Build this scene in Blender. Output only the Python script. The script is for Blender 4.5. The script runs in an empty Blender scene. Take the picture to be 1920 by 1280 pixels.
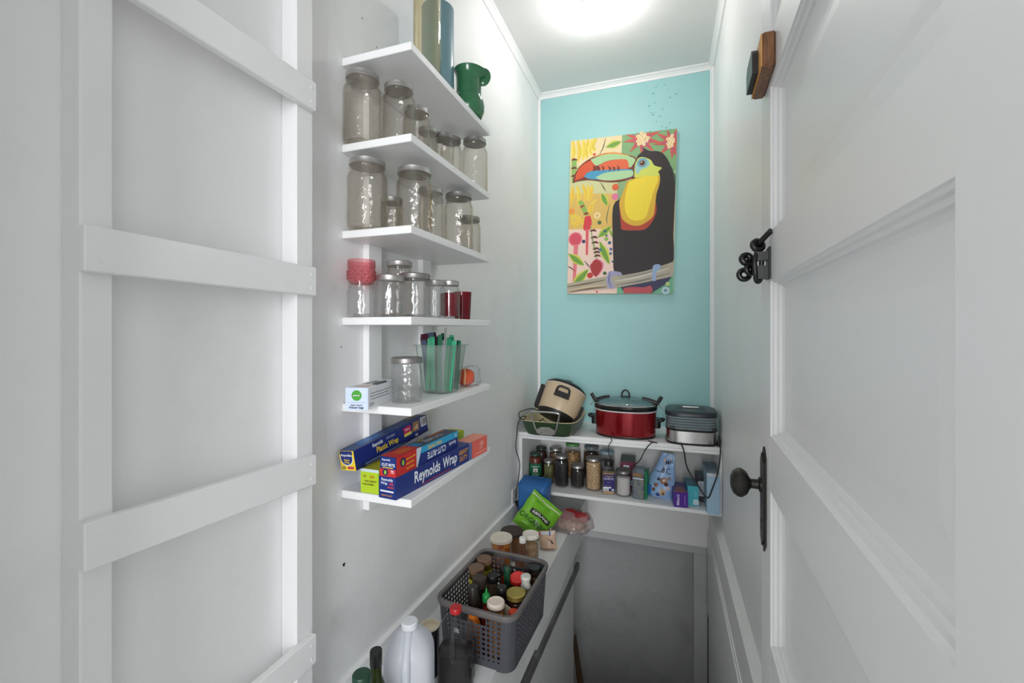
import bpy, math, random
from mathutils import Matrix, Vector, noise, Euler

# ------------------------------------------------------------------ camera, world, lights, exposure
SC = bpy.context.scene
COL = SC.collection
F_PX, YAW, HY = 826.04, math.radians(19.28), 616.5      # focal length in px (1920 wide), yaw to the left, horizon row
cam_d = bpy.data.cameras.new('camera')
cam_d.sensor_fit = 'HORIZONTAL'; cam_d.sensor_width = 36.0
cam_d.lens = 36.0 * F_PX / 1920.0
cam_d.shift_y = -(640 - HY) / 1920.0
cam_d.clip_start = 0.01
cam = bpy.data.objects.new('camera', cam_d); COL.objects.link(cam)
cam.location = (0, 0, 0); cam.rotation_euler = (math.radians(90), 0, YAW)
SC.camera = cam
FLOOR = -1.21                                            # landing floor below the eye

w = bpy.data.worlds.new('world'); SC.world = w; w.use_nodes = True
bg = w.node_tree.nodes['Background']
bg.inputs[0].default_value = (0.97, 0.985, 1.0, 1); bg.inputs[1].default_value = 1.12
# daylight from the window of the room behind the doorway
wl = bpy.data.lights.new('window_daylight', 'AREA'); wl.shape = 'RECTANGLE'; wl.size = 1.0; wl.size_y = 1.3
wl.energy = 90; wl.color = (0.95, 0.975, 1.0)
wlo = bpy.data.objects.new('window_daylight', wl); COL.objects.link(wlo)
wlo.location = (0.35, -2.6, 0.35); wlo.rotation_euler = (math.radians(90), 0, math.radians(6))
BULB_STRENGTH = 150.0
SC.view_settings.view_transform = 'Standard'; SC.view_settings.look = 'None'
SC.view_settings.gamma = 1.0; SC.view_settings.use_curve_mapping = False
SC.view_settings.exposure = 0.02
SC.cycles.use_denoising = True
SC.cycles.max_bounces = 11; SC.cycles.diffuse_bounces = 7; SC.cycles.glossy_bounces = 6
SC.cycles.transparent_max_bounces = 32; SC.cycles.sample_clamp_indirect = 6.0

_c, _s = math.cos(YAW), math.sin(YAW)
def ray(x, y=HY):
    u = (x - 960) / F_PX
    return (-_s + u * _c, _c + u * _s, (HY - y) / F_PX)
def px(x, y=HY, X=None, Y=None, Z=None):
    d = ray(x, y)
    t = X / d[0] if X is not None else Y / d[1] if Y is not None else Z / d[2]
    return Vector((t * d[0], t * d[1], t * d[2]))

# ------------------------------------------------------------------ materials
def lin(c):
    c = c / 255.0
    return c / 12.92 if c <= 0.04045 else ((c + 0.055) / 1.055) ** 2.4
def RGB(r, g, b): return (lin(r), lin(g), lin(b), 1)
_mats = {}
def nodes_of(m):
    m.use_nodes = True
    nt = m.node_tree
    return nt, nt.nodes['Principled BSDF']
def coords(nt, scale, kind='Object'):
    tc = nt.nodes.new('ShaderNodeTexCoord'); mp = nt.nodes.new('ShaderNodeMapping')
    mp.inputs['Scale'].default_value = scale
    nt.links.new(tc.outputs[kind], mp.inputs[0]); return mp
def paint(col, rough=0.5, metal=0.0, var=0.06, nscale=40.0, bump=0.0, bscale=None, spec=None, coat=0.0, stretch=(1, 1, 1)):
    """solid colour with a little procedural variation and relief"""
    key = (tuple(round(c, 4) for c in col[:3]), rough, metal, var, nscale, bump, bscale, spec, coat, stretch)
    if key in _mats: return _mats[key]
    m = bpy.data.materials.new('paint'); nt, b = nodes_of(m)
    b.inputs['Roughness'].default_value = rough; b.inputs['Metallic'].default_value = metal
    if spec is not None: b.inputs['Specular IOR Level'].default_value = spec
    b.inputs['Coat Weight'].default_value = coat
    mp = coords(nt, tuple(nscale * s for s in stretch))
    n = nt.nodes.new('ShaderNodeTexNoise'); n.inputs['Scale'].default_value = 1.0; n.inputs['Detail'].default_value = 5
    nt.links.new(mp.outputs[0], n.inputs['Vector'])
    mx = nt.nodes.new('ShaderNodeMix'); mx.data_type = 'RGBA'
    mx.inputs[6].default_value = tuple(c * (1 - var) for c in col[:3]) + (1,)
    mx.inputs[7].default_value = tuple(min(1, c * (1 + var)) for c in col[:3]) + (1,)
    nt.links.new(n.outputs['Fac'], mx.inputs[0]); nt.links.new(mx.outputs[2], b.inputs['Base Color'])
    if bump:
        n2 = n
        if bscale:
            mp2 = coords(nt, tuple(bscale * s for s in stretch))
            n2 = nt.nodes.new('ShaderNodeTexNoise'); n2.inputs['Scale'].default_value = 1.0; n2.inputs['Detail'].default_value = 6
            nt.links.new(mp2.outputs[0], n2.inputs['Vector'])
        bp = nt.nodes.new('ShaderNodeBump'); bp.inputs['Strength'].default_value = bump; bp.inputs['Distance'].default_value = 0.004
        nt.links.new(n2.outputs['Fac'], bp.inputs['Height']); nt.links.new(bp.outputs[0], b.inputs['Normal'])
    _mats[key] = m
    return m
def wall_mat(name, col, rough=0.5, scuff=0.12, bump=0.25, stretch=(1, 1, 0.25), scuff_scale=3.0, dark=(0.30, 0.30, 0.30), bdist=0.002, bsc=90):
    """brushed house paint: faint mottling, brush relief and a few scuffs"""
    m = bpy.data.materials.new(name); nt, b = nodes_of(m)
    b.inputs['Roughness'].default_value = rough
    L = nt.links.new
    mp = coords(nt, tuple(scuff_scale * s for s in (1, 1, 0.8)))
    n = nt.nodes.new('ShaderNodeTexNoise'); n.inputs['Scale'].default_value = 1; n.inputs['Detail'].default_value = 9; n.inputs['Roughness'].default_value = 0.62
    L(mp.outputs[0], n.inputs['Vector'])
    r = nt.nodes.new('ShaderNodeValToRGB'); r.color_ramp.elements[0].position = 0.50; r.color_ramp.elements[1].position = 0.78
    r.color_ramp.elements[0].color = (0, 0, 0, 1); r.color_ramp.elements[1].color = (1, 1, 1, 1)
    L(n.outputs['Fac'], r.inputs[0])
    mul = nt.nodes.new('ShaderNodeMath'); mul.operation = 'MULTIPLY'; mul.inputs[1].default_value = scuff
    L(r.outputs[0], mul.inputs[0])
    mx = nt.nodes.new('ShaderNodeMix'); mx.data_type = 'RGBA'
    mx.inputs[6].default_value = col; mx.inputs[7].default_value = tuple(dark) + (1,)
    L(mul.outputs[0], mx.inputs[0]); L(mx.outputs[2], b.inputs['Base Color'])
    mp2 = coords(nt, tuple(bsc * s for s in stretch))
    n2 = nt.nodes.new('ShaderNodeTexNoise'); n2.inputs['Scale'].default_value = 1; n2.inputs['Detail'].default_value = 4
    L(mp2.outputs[0], n2.inputs['Vector'])
    bp = nt.nodes.new('ShaderNodeBump'); bp.inputs['Strength'].default_value = bump; bp.inputs['Distance'].default_value = bdist
    L(n2.outputs['Fac'], bp.inputs['Height']); L(bp.outputs[0], b.inputs['Normal'])
    return m
def glass(tint=(0.9, 0.89, 0.87), rough=0.03, ior=1.45, bump=0.0, bscale=90, haze=0.0, hazecol=(0.8, 0.8, 0.8)):
    """thin clear pane or vessel wall: transparent with a fresnel reflection (and a little film of haze)"""
    key = ('glass', tint, rough, ior, bump, bscale, haze, hazecol)
    if key in _mats: return _mats[key]
    m = bpy.data.materials.new('glass'); m.use_nodes = True; nt = m.node_tree; L = nt.links.new
    nt.nodes.remove(nt.nodes['Principled BSDF'])
    out = nt.nodes['Material Output']
    tr = nt.nodes.new('ShaderNodeBsdfTransparent')
    # light crossing the wall at a slant passes more glass: tint ** (1 / cos)
    lw = nt.nodes.new('ShaderNodeLayerWeight'); lw.inputs[0].default_value = 0.5
    cs = nt.nodes.new('ShaderNodeMath'); cs.operation = 'SUBTRACT'; cs.inputs[0].default_value = 1.12; L(lw.outputs['Facing'], cs.inputs[1])
    iv = nt.nodes.new('ShaderNodeMath'); iv.operation = 'DIVIDE'; iv.inputs[0].default_value = 1.0; L(cs.outputs[0], iv.inputs[1])
    cc = nt.nodes.new('ShaderNodeCombineColor')
    for q in range(3):
        pw = nt.nodes.new('ShaderNodeMath'); pw.operation = 'POWER'; pw.inputs[0].default_value = tint[q]
        L(iv.outputs[0], pw.inputs[1]); L(pw.outputs[0], cc.inputs[q])
    L(cc.outputs[0], tr.inputs[0])
    gl = nt.nodes.new('ShaderNodeBsdfGlossy'); gl.inputs['Roughness'].default_value = rough
    fr = nt.nodes.new('ShaderNodeFresnel'); fr.inputs[0].default_value = ior
    ge = nt.nodes.new('ShaderNodeNewGeometry'); mr = nt.nodes.new('ShaderNodeMapRange')      # same reflectance from both sides of the thin wall
    mr.inputs['To Min'].default_value = ior; mr.inputs['To Max'].default_value = 1 / ior
    L(ge.outputs['Backfacing'], mr.inputs['Value']); L(mr.outputs[0], fr.inputs['IOR'])
    mix = nt.nodes.new('ShaderNodeMixShader')
    if bump:
        mp = coords(nt, (bscale,) * 3)
        n = nt.nodes.new('ShaderNodeTexNoise'); n.inputs['Scale'].default_value = 1; n.inputs['Detail'].default_value = 2
        L(mp.outputs[0], n.inputs['Vector'])
        bp = nt.nodes.new('ShaderNodeBump'); bp.inputs['Strength'].default_value = bump; bp.inputs['Distance'].default_value = 0.006
        L(n.outputs['Fac'], bp.inputs['Height']); L(bp.outputs[0], gl.inputs['Normal']); L(bp.outputs[0], fr.inputs['Normal']); L(bp.outputs[0], lw.inputs['Normal'])
    src = tr
    if haze:
        df = nt.nodes.new('ShaderNodeBsdfDiffuse'); df.inputs[0].default_value = tuple(hazecol) + (1,)
        m2 = nt.nodes.new('ShaderNodeMixShader'); m2.inputs[0].default_value = haze
        L(tr.outputs[0], m2.inputs[1]); L(df.outputs[0], m2.inputs[2]); src = m2
    L(fr.outputs[0], mix.inputs[0]); L(src.outputs[0], mix.inputs[1]); L(gl.outputs[0], mix.inputs[2])
    L(mix.outputs[0], out.inputs[0])
    _mats[key] = m
    return m
def milky(col, trans=0.45, rough=0.35):
    m = bpy.data.materials.new('milky_plastic'); m.use_nodes = True; nt = m.node_tree; L = nt.links.new
    b = nt.nodes['Principled BSDF']; b.inputs['Base Color'].default_value = col; b.inputs['Roughness'].default_value = rough
    t = nt.nodes.new('ShaderNodeBsdfTranslucent'); t.inputs[0].default_value = col
    mx = nt.nodes.new('ShaderNodeMixShader'); mx.inputs[0].default_value = trans
    L(b.outputs[0], mx.inputs[1]); L(t.outputs[0], mx.inputs[2]); L(mx.outputs[0], nt.nodes['Material Output'].inputs[0])
    return m
def granular(cols, scale=120, rough=0.7, bump=0.6):
    """heaped dry food: voronoi grains of a few colours"""
    key = ('gran', tuple(cols), scale)
    if key in _mats: return _mats[key]
    m = bpy.data.materials.new('dry_food'); nt, b = nodes_of(m); L = nt.links.new
    b.inputs['Roughness'].default_value = rough
    mp = coords(nt, (scale,) * 3)
    v = nt.nodes.new('ShaderNodeTexVoronoi'); v.inputs['Scale'].default_value = 1
    L(mp.outputs[0], v.inputs['Vector'])
    r = nt.nodes.new('ShaderNodeValToRGB'); r.color_ramp.elements[0].color = cols[0]; r.color_ramp.elements[1].color = cols[-1]
    r.color_ramp.elements[0].position = 0.2; r.color_ramp.elements[1].position = 0.8
    L(v.outputs['Color'], r.inputs[0]); L(r.outputs[0], b.inputs['Base Color'])
    bp = nt.nodes.new('ShaderNodeBump'); bp.inputs['Strength'].default_value = bump; bp.inputs['Distance'].default_value = 0.004; bp.invert = True
    L(v.outputs['Distance'], bp.inputs['Height']); L(bp.outputs[0], b.inputs['Normal'])
    _mats[key] = m
    return m
def wood_mat(name, c1, c2, scale=30, stretch=(1, 1, 0.12), rough=0.6):
    m = bpy.data.materials.new(name); nt, b = nodes_of(m); L = nt.links.new
    b.inputs['Roughness'].default_value = rough
    mp = coords(nt, tuple(scale * s for s in stretch))
    n = nt.nodes.new('ShaderNodeTexNoise'); n.inputs['Scale'].default_value = 1; n.inputs['Detail'].default_value = 8
    L(mp.outputs[0], n.inputs['Vector'])
    r = nt.nodes.new('ShaderNodeValToRGB'); r.color_ramp.elements[0].color = c1; r.color_ramp.elements[1].color = c2
    r.color_ramp.elements[0].position = 0.35; r.color_ramp.elements[1].position = 0.7
    L(n.outputs['Fac'], r.inputs[0]); L(r.outputs[0], b.inputs['Base Color'])
    return m

WHITE = (0.80, 0.80, 0.80, 1)
M_LEFT = wall_mat('left_wall_paint', (0.87, 0.87, 0.87, 1), 0.55, 0.16, 0.22)
M_RIGHT = wall_mat('right_wall_paint', (0.87, 0.87, 0.87, 1), 0.38, 0.10, 0.25)
M_CEIL = wall_mat('ceiling_paint', (0.78, 0.78, 0.78, 1), 0.5, 0.05, 0.3, (1, 0.3, 1))
M_TEAL = wall_mat('teal_paint', RGB(162, 209, 209), 0.5, 0.10, 0.2, (1, 1, 0.2), 2.5, (0.17, 0.42, 0.42))
M_TRIM = wall_mat('trim_paint', (0.89, 0.89, 0.89, 1), 0.35, 0.05, 0.15)
M_LADDER = wall_mat('ladder_paint', (0.84, 0.84, 0.84, 1), 0.45, 0.12, 0.35, (1, 0.3, 0.3))
M_DOOR = wall_mat('door_gloss_paint', (0.78, 0.78, 0.78, 1), 0.40, 0.05, 0.2, (1, 0.5, 0.5))
M_SHELF = wall_mat('shelf_paint', (0.85, 0.85, 0.85, 1), 0.4, 0.05, 0.15, (1, 0.4, 1))
M_CREAM = wall_mat('cream_back_paint', (0.85, 0.845, 0.83, 1), 0.5, 0.08, 0.2)
M_LEDGE = wall_mat('ledge_paint', (0.80, 0.80, 0.80, 1), 0.5, 0.25, 0.4, (1, 1, 1), 5)
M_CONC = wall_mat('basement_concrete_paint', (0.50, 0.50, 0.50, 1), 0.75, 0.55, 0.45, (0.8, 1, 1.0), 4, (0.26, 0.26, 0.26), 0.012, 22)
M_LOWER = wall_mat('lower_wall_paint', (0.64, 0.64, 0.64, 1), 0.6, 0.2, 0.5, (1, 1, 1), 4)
M_FLOOR = wood_mat('floor_boards', (0.42, 0.41, 0.40, 1), (0.50, 0.49, 0.48, 1), 20, (1, 0.1, 1))
BLACK = paint(RGB(26, 25, 25), 0.4)
BLACKG = paint(RGB(20, 20, 21), 0.15)
IRON = paint(RGB(52, 50, 48), 0.38, 0.6, 0.25, 120, 0.2)
STEEL = paint((0.62, 0.61, 0.60, 1), 0.24, 1.0, 0.06, 60)
TIN = paint((0.50, 0.485, 0.47, 1), 0.36, 0.9, 0.12, 90)
TIND = paint((0.30, 0.29, 0.28, 1), 0.42, 0.85, 0.2, 90)
JAR = glass((0.95, 0.94, 0.925), 0.03, 1.45, 0.8, 40, 0.0, (0.60, 0.56, 0.50))
JARQ = glass((0.965, 0.965, 0.965), 0.03, 1.5, 0.4, 60, 0.015, (0.7, 0.7, 0.72))
CLEAR = glass((0.965, 0.965, 0.965), 0.02, 1.4)

# ------------------------------------------------------------------ geometry helpers
def srng(z, rx, ry=None, n=2.0, seg=40, cx=0, cy=0):
    ry = rx if ry is None else ry
    out = []
    for k in range(seg):
        a = 2 * math.pi * k / seg
        c, s = math.cos(a), math.sin(a)
        out.append((cx + rx * math.copysign(abs(c) ** (2 / n), c), cy + ry * math.copysign(abs(s) ** (2 / n), s), z))
    return out
class MB:
    def __init__(self): self.v = []; self.f = []; self.m = []; self.mats = []
    def mi(self, mat):
        if mat is None: return 0
        if mat not in self.mats: self.mats.append(mat)
        return self.mats.index(mat)
    def add(self, verts, faces, mat=None, M=None):
        o = len(self.v); i = self.mi(mat)
        for p in verts:
            p = Vector(p)
            self.v.append(tuple(M @ p) if M is not None else tuple(p))
        for f in faces: self.f.append([o + k for k in f]); self.m.append(i)
        return self
    def box(self, x0, x1, y0, y1, z0, z1, mat=None, M=None, bev=0.0):
        if bev:
            b = min(bev, abs(x1 - x0) / 2.1, abs(y1 - y0) / 2.1, abs(z1 - z0) / 2.1)
            vs = []; idx = {}
            X, Y, Z = (x0, x1), (y0, y1), (z0, z1)
            for i in (0, 1):
                for j in (0, 1):
                    for k in (0, 1):
                        for ax in range(3):
                            p = [X[i], Y[j], Z[k]]
                            for a2, sgn in ((0, i), (1, j), (2, k)):
                                if a2 != ax: p[a2] += b if sgn == 0 else -b
                            idx[(i, j, k, ax)] = len(vs); vs.append(p)
            g = lambda i, j, k, a: idx[(i, j, k, a)]
            fs = []
            for i in (0, 1): fs.append([g(i, 0, 0, 0), g(i, 1, 0, 0), g(i, 1, 1, 0), g(i, 0, 1, 0)][::1 if i else -1])
            for j in (0, 1): fs.append([g(0, j, 0, 1), g(0, j, 1, 1), g(1, j, 1, 1), g(1, j, 0, 1)][::1 if j else -1])
            for k in (0, 1): fs.append([g(0, 0, k, 2), g(1, 0, k, 2), g(1, 1, k, 2), g(0, 1, k, 2)][::1 if k else -1])
            for i in (0, 1):
                for j in (0, 1): fs.append([g(i, j, 0, 0), g(i, j, 1, 0), g(i, j, 1, 1), g(i, j, 0, 1)][::1 if i == j else -1][::-1])
                for k in (0, 1): fs.append([g(i, 0, k, 0), g(i, 1, k, 0), g(i, 1, k, 2), g(i, 0, k, 2)][::1 if i == k else -1])
            for j in (0, 1):
                for k in (0, 1): fs.append([g(0, j, k, 1), g(1, j, k, 1), g(1, j, k, 2), g(0, j, k, 2)][::1 if j == k else -1][::-1])
            for i in (0, 1):
                for j in (0, 1):
                    for k in (0, 1): fs.append([g(i, j, k, 0), g(i, j, k, 1), g(i, j, k, 2)][::1 if (i + j + k) % 2 else -1])
            return self.add(vs, fs, mat, M)
        vs = [(x0, y0, z0), (x1, y0, z0), (x1, y1, z0), (x0, y1, z0), (x0, y0, z1), (x1, y0, z1), (x1, y1, z1), (x0, y1, z1)]
        return self.add(vs, [(0, 3, 2, 1), (4, 5, 6, 7), (0, 1, 5, 4), (1, 2, 6, 5), (2, 3, 7, 6), (3, 0, 4, 7)], mat, M)
    def rings(self, rs, mat=None, M=None, cap0=True, cap1=True, closed=False):
        vs = [p for r in rs for p in r]; n = len(rs[0]); fs = []
        for k in range(len(rs) - 1 + (1 if closed else 0)):
            a = k * n; b = ((k + 1) % len(rs)) * n
            for i in range(n):
                j = (i + 1) % n
                fs.append((a + i, a + j, b + j, b + i))
        if not closed:
            if cap0: fs.append(tuple(range(n))[::-1])
            if cap1: fs.append(tuple((len(rs) - 1) * n + i for i in range(n)))
        return self.add(vs, fs, mat, M)
    def lathe(self, prof, mat=None, M=None, seg=32, cx=0, cy=0, cap0=True, cap1=True, n=2.0, sy=1.0):
        return self.rings([srng(z, max(r, 1e-5), max(r, 1e-5) * sy, n, seg, cx, cy) for r, z in prof], mat, M, cap0, cap1)
    def tube(self, pts, r, mat=None, seg=8, M=None, closed=False, flat=1.0):
        pts = [Vector(p) for p in pts]; rs = []
        N = len(pts); up = Vector((0, 0, 1))
        prev = None
        for i, p in enumerate(pts):
            if closed: d = pts[(i + 1) % N] - pts[i - 1]
            else: d = pts[min(i + 1, N - 1)] - pts[max(i - 1, 0)]
            d.normalize()
            if prev is None:
                a = d.cross(up)
                if a.length < 1e-3: a = d.cross(Vector((0, 1, 0)))
            else: a = prev - d * prev.dot(d)
            a.normalize(); b = d.cross(a); prev = a
            rr = r[i] if isinstance(r, (list, tuple)) else r
            rs.append([tuple(p + a * rr * math.cos(t) + b * rr * flat * math.sin(t)) for t in [2 * math.pi * k / seg for k in range(seg)]])
        return self.rings(rs, mat, M, True, True, closed)
    def prism(self, poly, z0, z1, mat=None, M=None):
        n = len(poly)
        vs = [(x, y, z0) for x, y in poly] + [(x, y, z1) for x, y in poly]
        fs = [tuple(range(n))[::-1], tuple(range(n, 2 * n))] + [(i, (i + 1) % n, n + (i + 1) % n, n + i) for i in range(n)]
        return self.add(vs, fs, mat, M)
    def build(self, name, mat=None, parent=None, smooth=0, kind=None):
        me = bpy.data.meshes.new(name); me.from_pydata(self.v, [], self.f)
        mats = self.mats or [mat]
        if mat is not None and self.mats and mat not in mats: pass
        for m in mats: me.materials.append(m)
        if len(mats) > 1: me.polygons.foreach_set('material_index', self.m)
        me.update()
        if smooth:
            me.polygons.foreach_set('use_smooth', [True] * len(me.polygons))
            try: me.set_sharp_from_angle(angle=math.radians(smooth))
            except Exception: pass
        o = bpy.data.objects.new(name, me); COL.objects.link(o)
        if parent is not None: o.parent = parent
        if kind: o['kind'] = kind
        return o
def spline(pts, n=8):
    P = [Vector(p) for p in pts]; P = [P[0] * 2 - P[1]] + P + [P[-1] * 2 - P[-2]]; out = []
    for i in range(1, len(P) - 2):
        for k in range(n):
            t = k / n; a, b, c, d = P[i - 1:i + 3]
            out.append(0.5 * ((2 * b) + (c - a) * t + (2 * a - 5 * b + 4 * c - d) * t * t + (3 * b - a - 3 * c + d) * t ** 3))
    out.append(P[-2]); return out
def tag(o, label, cat, group=None):
    o['label'] = label; o['category'] = cat
    if group: o['group'] = group
    return o
def thing(name, label, cat, loc=(0, 0, 0), rot=(0, 0, 0), group=None):
    o = bpy.data.objects.new(name, None); COL.objects.link(o); o.empty_display_size = 0.05
    o.location = loc; o.rotation_euler = rot
    return tag(o, label, cat, group)
def struct(name, mb, mat, parent=None, smooth=0):
    o = mb.build(name, mat, parent, smooth)
    if parent is None: o['kind'] = 'structure'
    return o
def sbox(name, x0, x1, y0, y1, z0, z1, mat, bev=0.0, parent=None):
    return struct(name, MB().box(x0, x1, y0, y1, z0, z1, None, None, bev), mat, parent)

_tm = {}
def text_mesh(s, bold):
    k = (s, bold)
    if k in _tm: return _tm[k]
    cu = bpy.data.curves.new('t', 'FONT'); cu.body = s; cu.size = 1; cu.align_x = 'CENTER'; cu.align_y = 'CENTER'
    cu.resolution_u = 2; cu.offset = 0.02 if bold else 0.0
    ob = bpy.data.objects.new('t', cu); COL.objects.link(ob)
    me = bpy.data.meshes.new_from_object(ob.evaluated_get(bpy.context.evaluated_depsgraph_get()))
    r = ([v.co.copy() for v in me.vertices], [tuple(p.vertices) for p in me.polygons])
    bpy.data.objects.remove(ob); bpy.data.curves.remove(cu); bpy.data.meshes.remove(me)
    _tm[k] = r; return r
def frame(o, u, v):
    u = Vector(u).normalized(); v = Vector(v).normalized(); n = u.cross(v)
    return Matrix(((u.x, v.x, n.x, o[0]), (u.y, v.y, n.y, o[1]), (u.z, v.z, n.z, o[2]), (0, 0, 0, 1)))
def prints(parent, M, items, mapf=None, name='print', rough=0.45, step=0.00012, base=0.0003):
    """flat print laid on one face: rectangles, discs, polygons and lettering in the face's own (u,v) metres"""
    mb = MB(); e = base
    for it in items:
        k = it[0]; e += step
        if k == 'r':
            _, x0, y0, x1, y1, c = it
            nx = 1 if mapf is None else max(1, int(abs(x1 - x0) / 0.006)); ny = 1 if mapf is None else max(1, int(abs(y1 - y0) / 0.012))
            vs = [(x0 + (x1 - x0) * i / nx, y0 + (y1 - y0) * j / ny) for j in range(ny + 1) for i in range(nx + 1)]
            fs = [(j * (nx + 1) + i, j * (nx + 1) + i + 1, (j + 1) * (nx + 1) + i + 1, (j + 1) * (nx + 1) + i) for j in range(ny) for i in range(nx)]
        elif k == 'c':
            _, x, y, r, c = it[:5]; ry = it[5] if len(it) > 5 else r
            vs = [(x + r * math.cos(a), y + ry * math.sin(a)) for a in [2 * math.pi * q / 20 for q in range(20)]]; fs = [tuple(range(20))]
        elif k == 'p':
            _, vs, c = it; fs = [tuple(range(len(vs)))]
            a = sum(vs[i][0] * vs[(i + 1) % len(vs)][1] - vs[(i + 1) % len(vs)][0] * vs[i][1] for i in range(len(vs)))
            if a < 0: vs = vs[::-1]
        elif k == 't':
            _, s, x, y, size, c = it[:6]; rot = it[6] if len(it) > 6 else 0; bold = it[7] if len(it) > 7 else False; sx = it[8] if len(it) > 8 else 1.0
            tv, fs = text_mesh(s, bold); ca, sa = math.cos(rot), math.sin(rot)
            vs = [(x + (p.x * sx * ca - p.y * sa) * size, y + (p.x * sx * sa + p.y * ca) * size) for p in tv]
        mat = c if isinstance(c, bpy.types.Material) else paint(c, rough, 0, 0.03)
        if mapf: vs = [mapf(x, y, e) for x, y in vs]
        else: vs = [(x, y, e) for x, y in vs]
        mb.add(vs, fs, mat, M)
    return mb.build(name, None, parent)
def cylmap(r): return lambda x, y, e: ((r + e) * math.sin(x / r), -(r + e) * math.cos(x / r), y)

# ------------------------------------------------------------------ the room
XW, XR, YB, ZC = -0.777, 0.255, 2.74, 1.505
YN = 0.06                                                 # the doorway wall; the eye stands just outside it
ledge_z = lambda y: -0.931 - 0.037 * y
wl_ = sbox('wall_left', XW - 0.1, XW, 0.18, 3.2, -2.9, ZC + 0.1, M_LEFT)
sbox('wall_right', XR, XR + 0.1, 0.06, 3.2, -2.9, ZC + 0.1, M_RIGHT)
sbox('wall_back', XW, XR, YB, YB + 0.1, -0.585, ZC, M_TEAL)
chip = MB()
for k in range(26):
    rr_ = random.Random(k); q_ = px(1240 + rr_.gauss(0, 13), 205 + rr_.gauss(0, 26), Y=YB - .0004); r_ = rr_.uniform(.0016, .0052)
    chip.add([(q_.x + r_ * 1.4 * math.cos(a), YB - .0004, q_.z + r_ * math.sin(a) * (1 + .3 * math.sin(2 * a))) for a in [2 * math.pi * i / 7 for i in range(7)]], [tuple(range(7))])
chip.build('chipped_paint', paint(RGB(112, 172, 174), .7), bpy.data.objects['wall_back'])
sbox('wall_back_lower', XW, XR, YB, YB + 0.1, -1.2485, -0.585, M_CREAM)
sbox('ceiling', XW - 0.1, XR + 0.1, YN, YB + 0.2, ZC, ZC + 0.1, M_CEIL)
sbox('floor', -0.46, XR, YN, 1.06, FLOOR - 0.05, FLOOR, M_FLOOR)
sbox('floor_front', -1.0, 0.7, -1.0, YN, FLOOR - 0.05, FLOOR, M_FLOOR)
# wall with the doorway that the photograph is taken through
sbox('wall_front', XW - 0.1, -0.60, YN, 0.18, -2.9, ZC, M_RIGHT)
sbox('wall_front_right', 0.178, XR, YN, 0.18, -2.9, ZC, M_RIGHT)
sbox('wall_front_header', -0.60, 0.178, YN, 0.18, 0.945, ZC, M_RIGHT)
# steps going down to the basement, under the sight line
for k in range(8):
    y = 1.06 + 0.235 * k; z = FLOOR - 0.21 * (k + 1)
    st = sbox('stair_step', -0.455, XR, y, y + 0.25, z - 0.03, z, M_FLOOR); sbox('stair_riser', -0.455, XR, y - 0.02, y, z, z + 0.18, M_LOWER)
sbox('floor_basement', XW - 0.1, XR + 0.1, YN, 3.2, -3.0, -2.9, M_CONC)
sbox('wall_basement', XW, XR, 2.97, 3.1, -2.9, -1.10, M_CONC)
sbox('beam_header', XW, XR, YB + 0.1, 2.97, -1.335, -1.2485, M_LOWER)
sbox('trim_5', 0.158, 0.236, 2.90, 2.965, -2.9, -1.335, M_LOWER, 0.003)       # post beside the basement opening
# crown mouldings: cove strip and a thin bead
def crown(name, a, b, nrm):
    a = Vector(a); b = Vector(b); d = (b - a).normalized(); nv = Vector(nrm); mb = MB()
    prof = [(0, 0), (0.007, 0), (0.009, 0.006), (0.012, 0.012), (0.020, 0.022), (0.024, 0.024), (0.028, 0.026), (0.028, 0.034), (0, 0.034)]
    rs = [[tuple(p + nv * x + Vector((0, 0, ZC - 0.034 + z))) for x, z in prof] for p in (a, b)]
    mb.rings(rs); return struct(name, mb, M_TRIM)
crown('trim_1', (XW, 0.18, 0), (XW, YB, 0), (1, 0, 0))
crown('trim_2', (XW, YB, 0), (XR, YB, 0), (0, -1, 0))
crown('trim_3', (XR, 0.18, 0), (XR, YB, 0), (-1, 0, 0))
for nm, x0, x1 in (('trim_4', XW, XW + 0.018), ('trim_6', XR - 0.020, XR)):
    mb = MB(); mb.box(x0, x1, YB - 0.02, YB, -0.55, ZC - 0.034, None, None, 0.004); struct(nm, mb, M_TRIM)
mb = MB(); mb.box(XR - 0.012, XR, YB - 0.045, YB - 0.022, -0.55, ZC - 0.034, None, None, 0.004); struct('trim_7', mb, M_TRIM)
# stone ledge along the left wall, sloping down slightly, with its baseboard
def slope_box(name, x0, x1, y0, y1, zt, zb, mat, slope=-0.037, bev=0):
    vs = []
    for x in (x0, x1):
        for y in (y0, y1):
            for z in (zb, zt): vs.append((x, y, z + slope * y))
    f = [(0, 1, 3, 2), (4, 6, 7, 5), (0, 4, 5, 1), (2, 3, 7, 6), (0, 2, 6, 4), (1, 5, 7, 3)]
    return struct(name, MB().add(vs, f), mat)
slope_box('ledge_left', XW, -0.458, 0.3, YB, -0.931, -1.125, M_LEDGE)
slope_box('baseboard_left', XW, XW + 0.016, 0.3, 2.33, -0.853, -0.931, M_TRIM)
DARKSTRIP = wall_mat('dark_stringer', (0.10, 0.10, 0.10, 1), 0.5, 0.5, 0.5, (1, 1, 1), 9, (0.35, 0.35, 0.35))
slope_box('trim_8', -0.47, -0.452, 0.9, 2.42, -1.083, -1.118, DARKSTRIP, -0.085)
sbox('wall_left_lower', -0.50, -0.463, 0.9, 2.31, -2.9, -1.22, M_LOWER)
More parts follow.
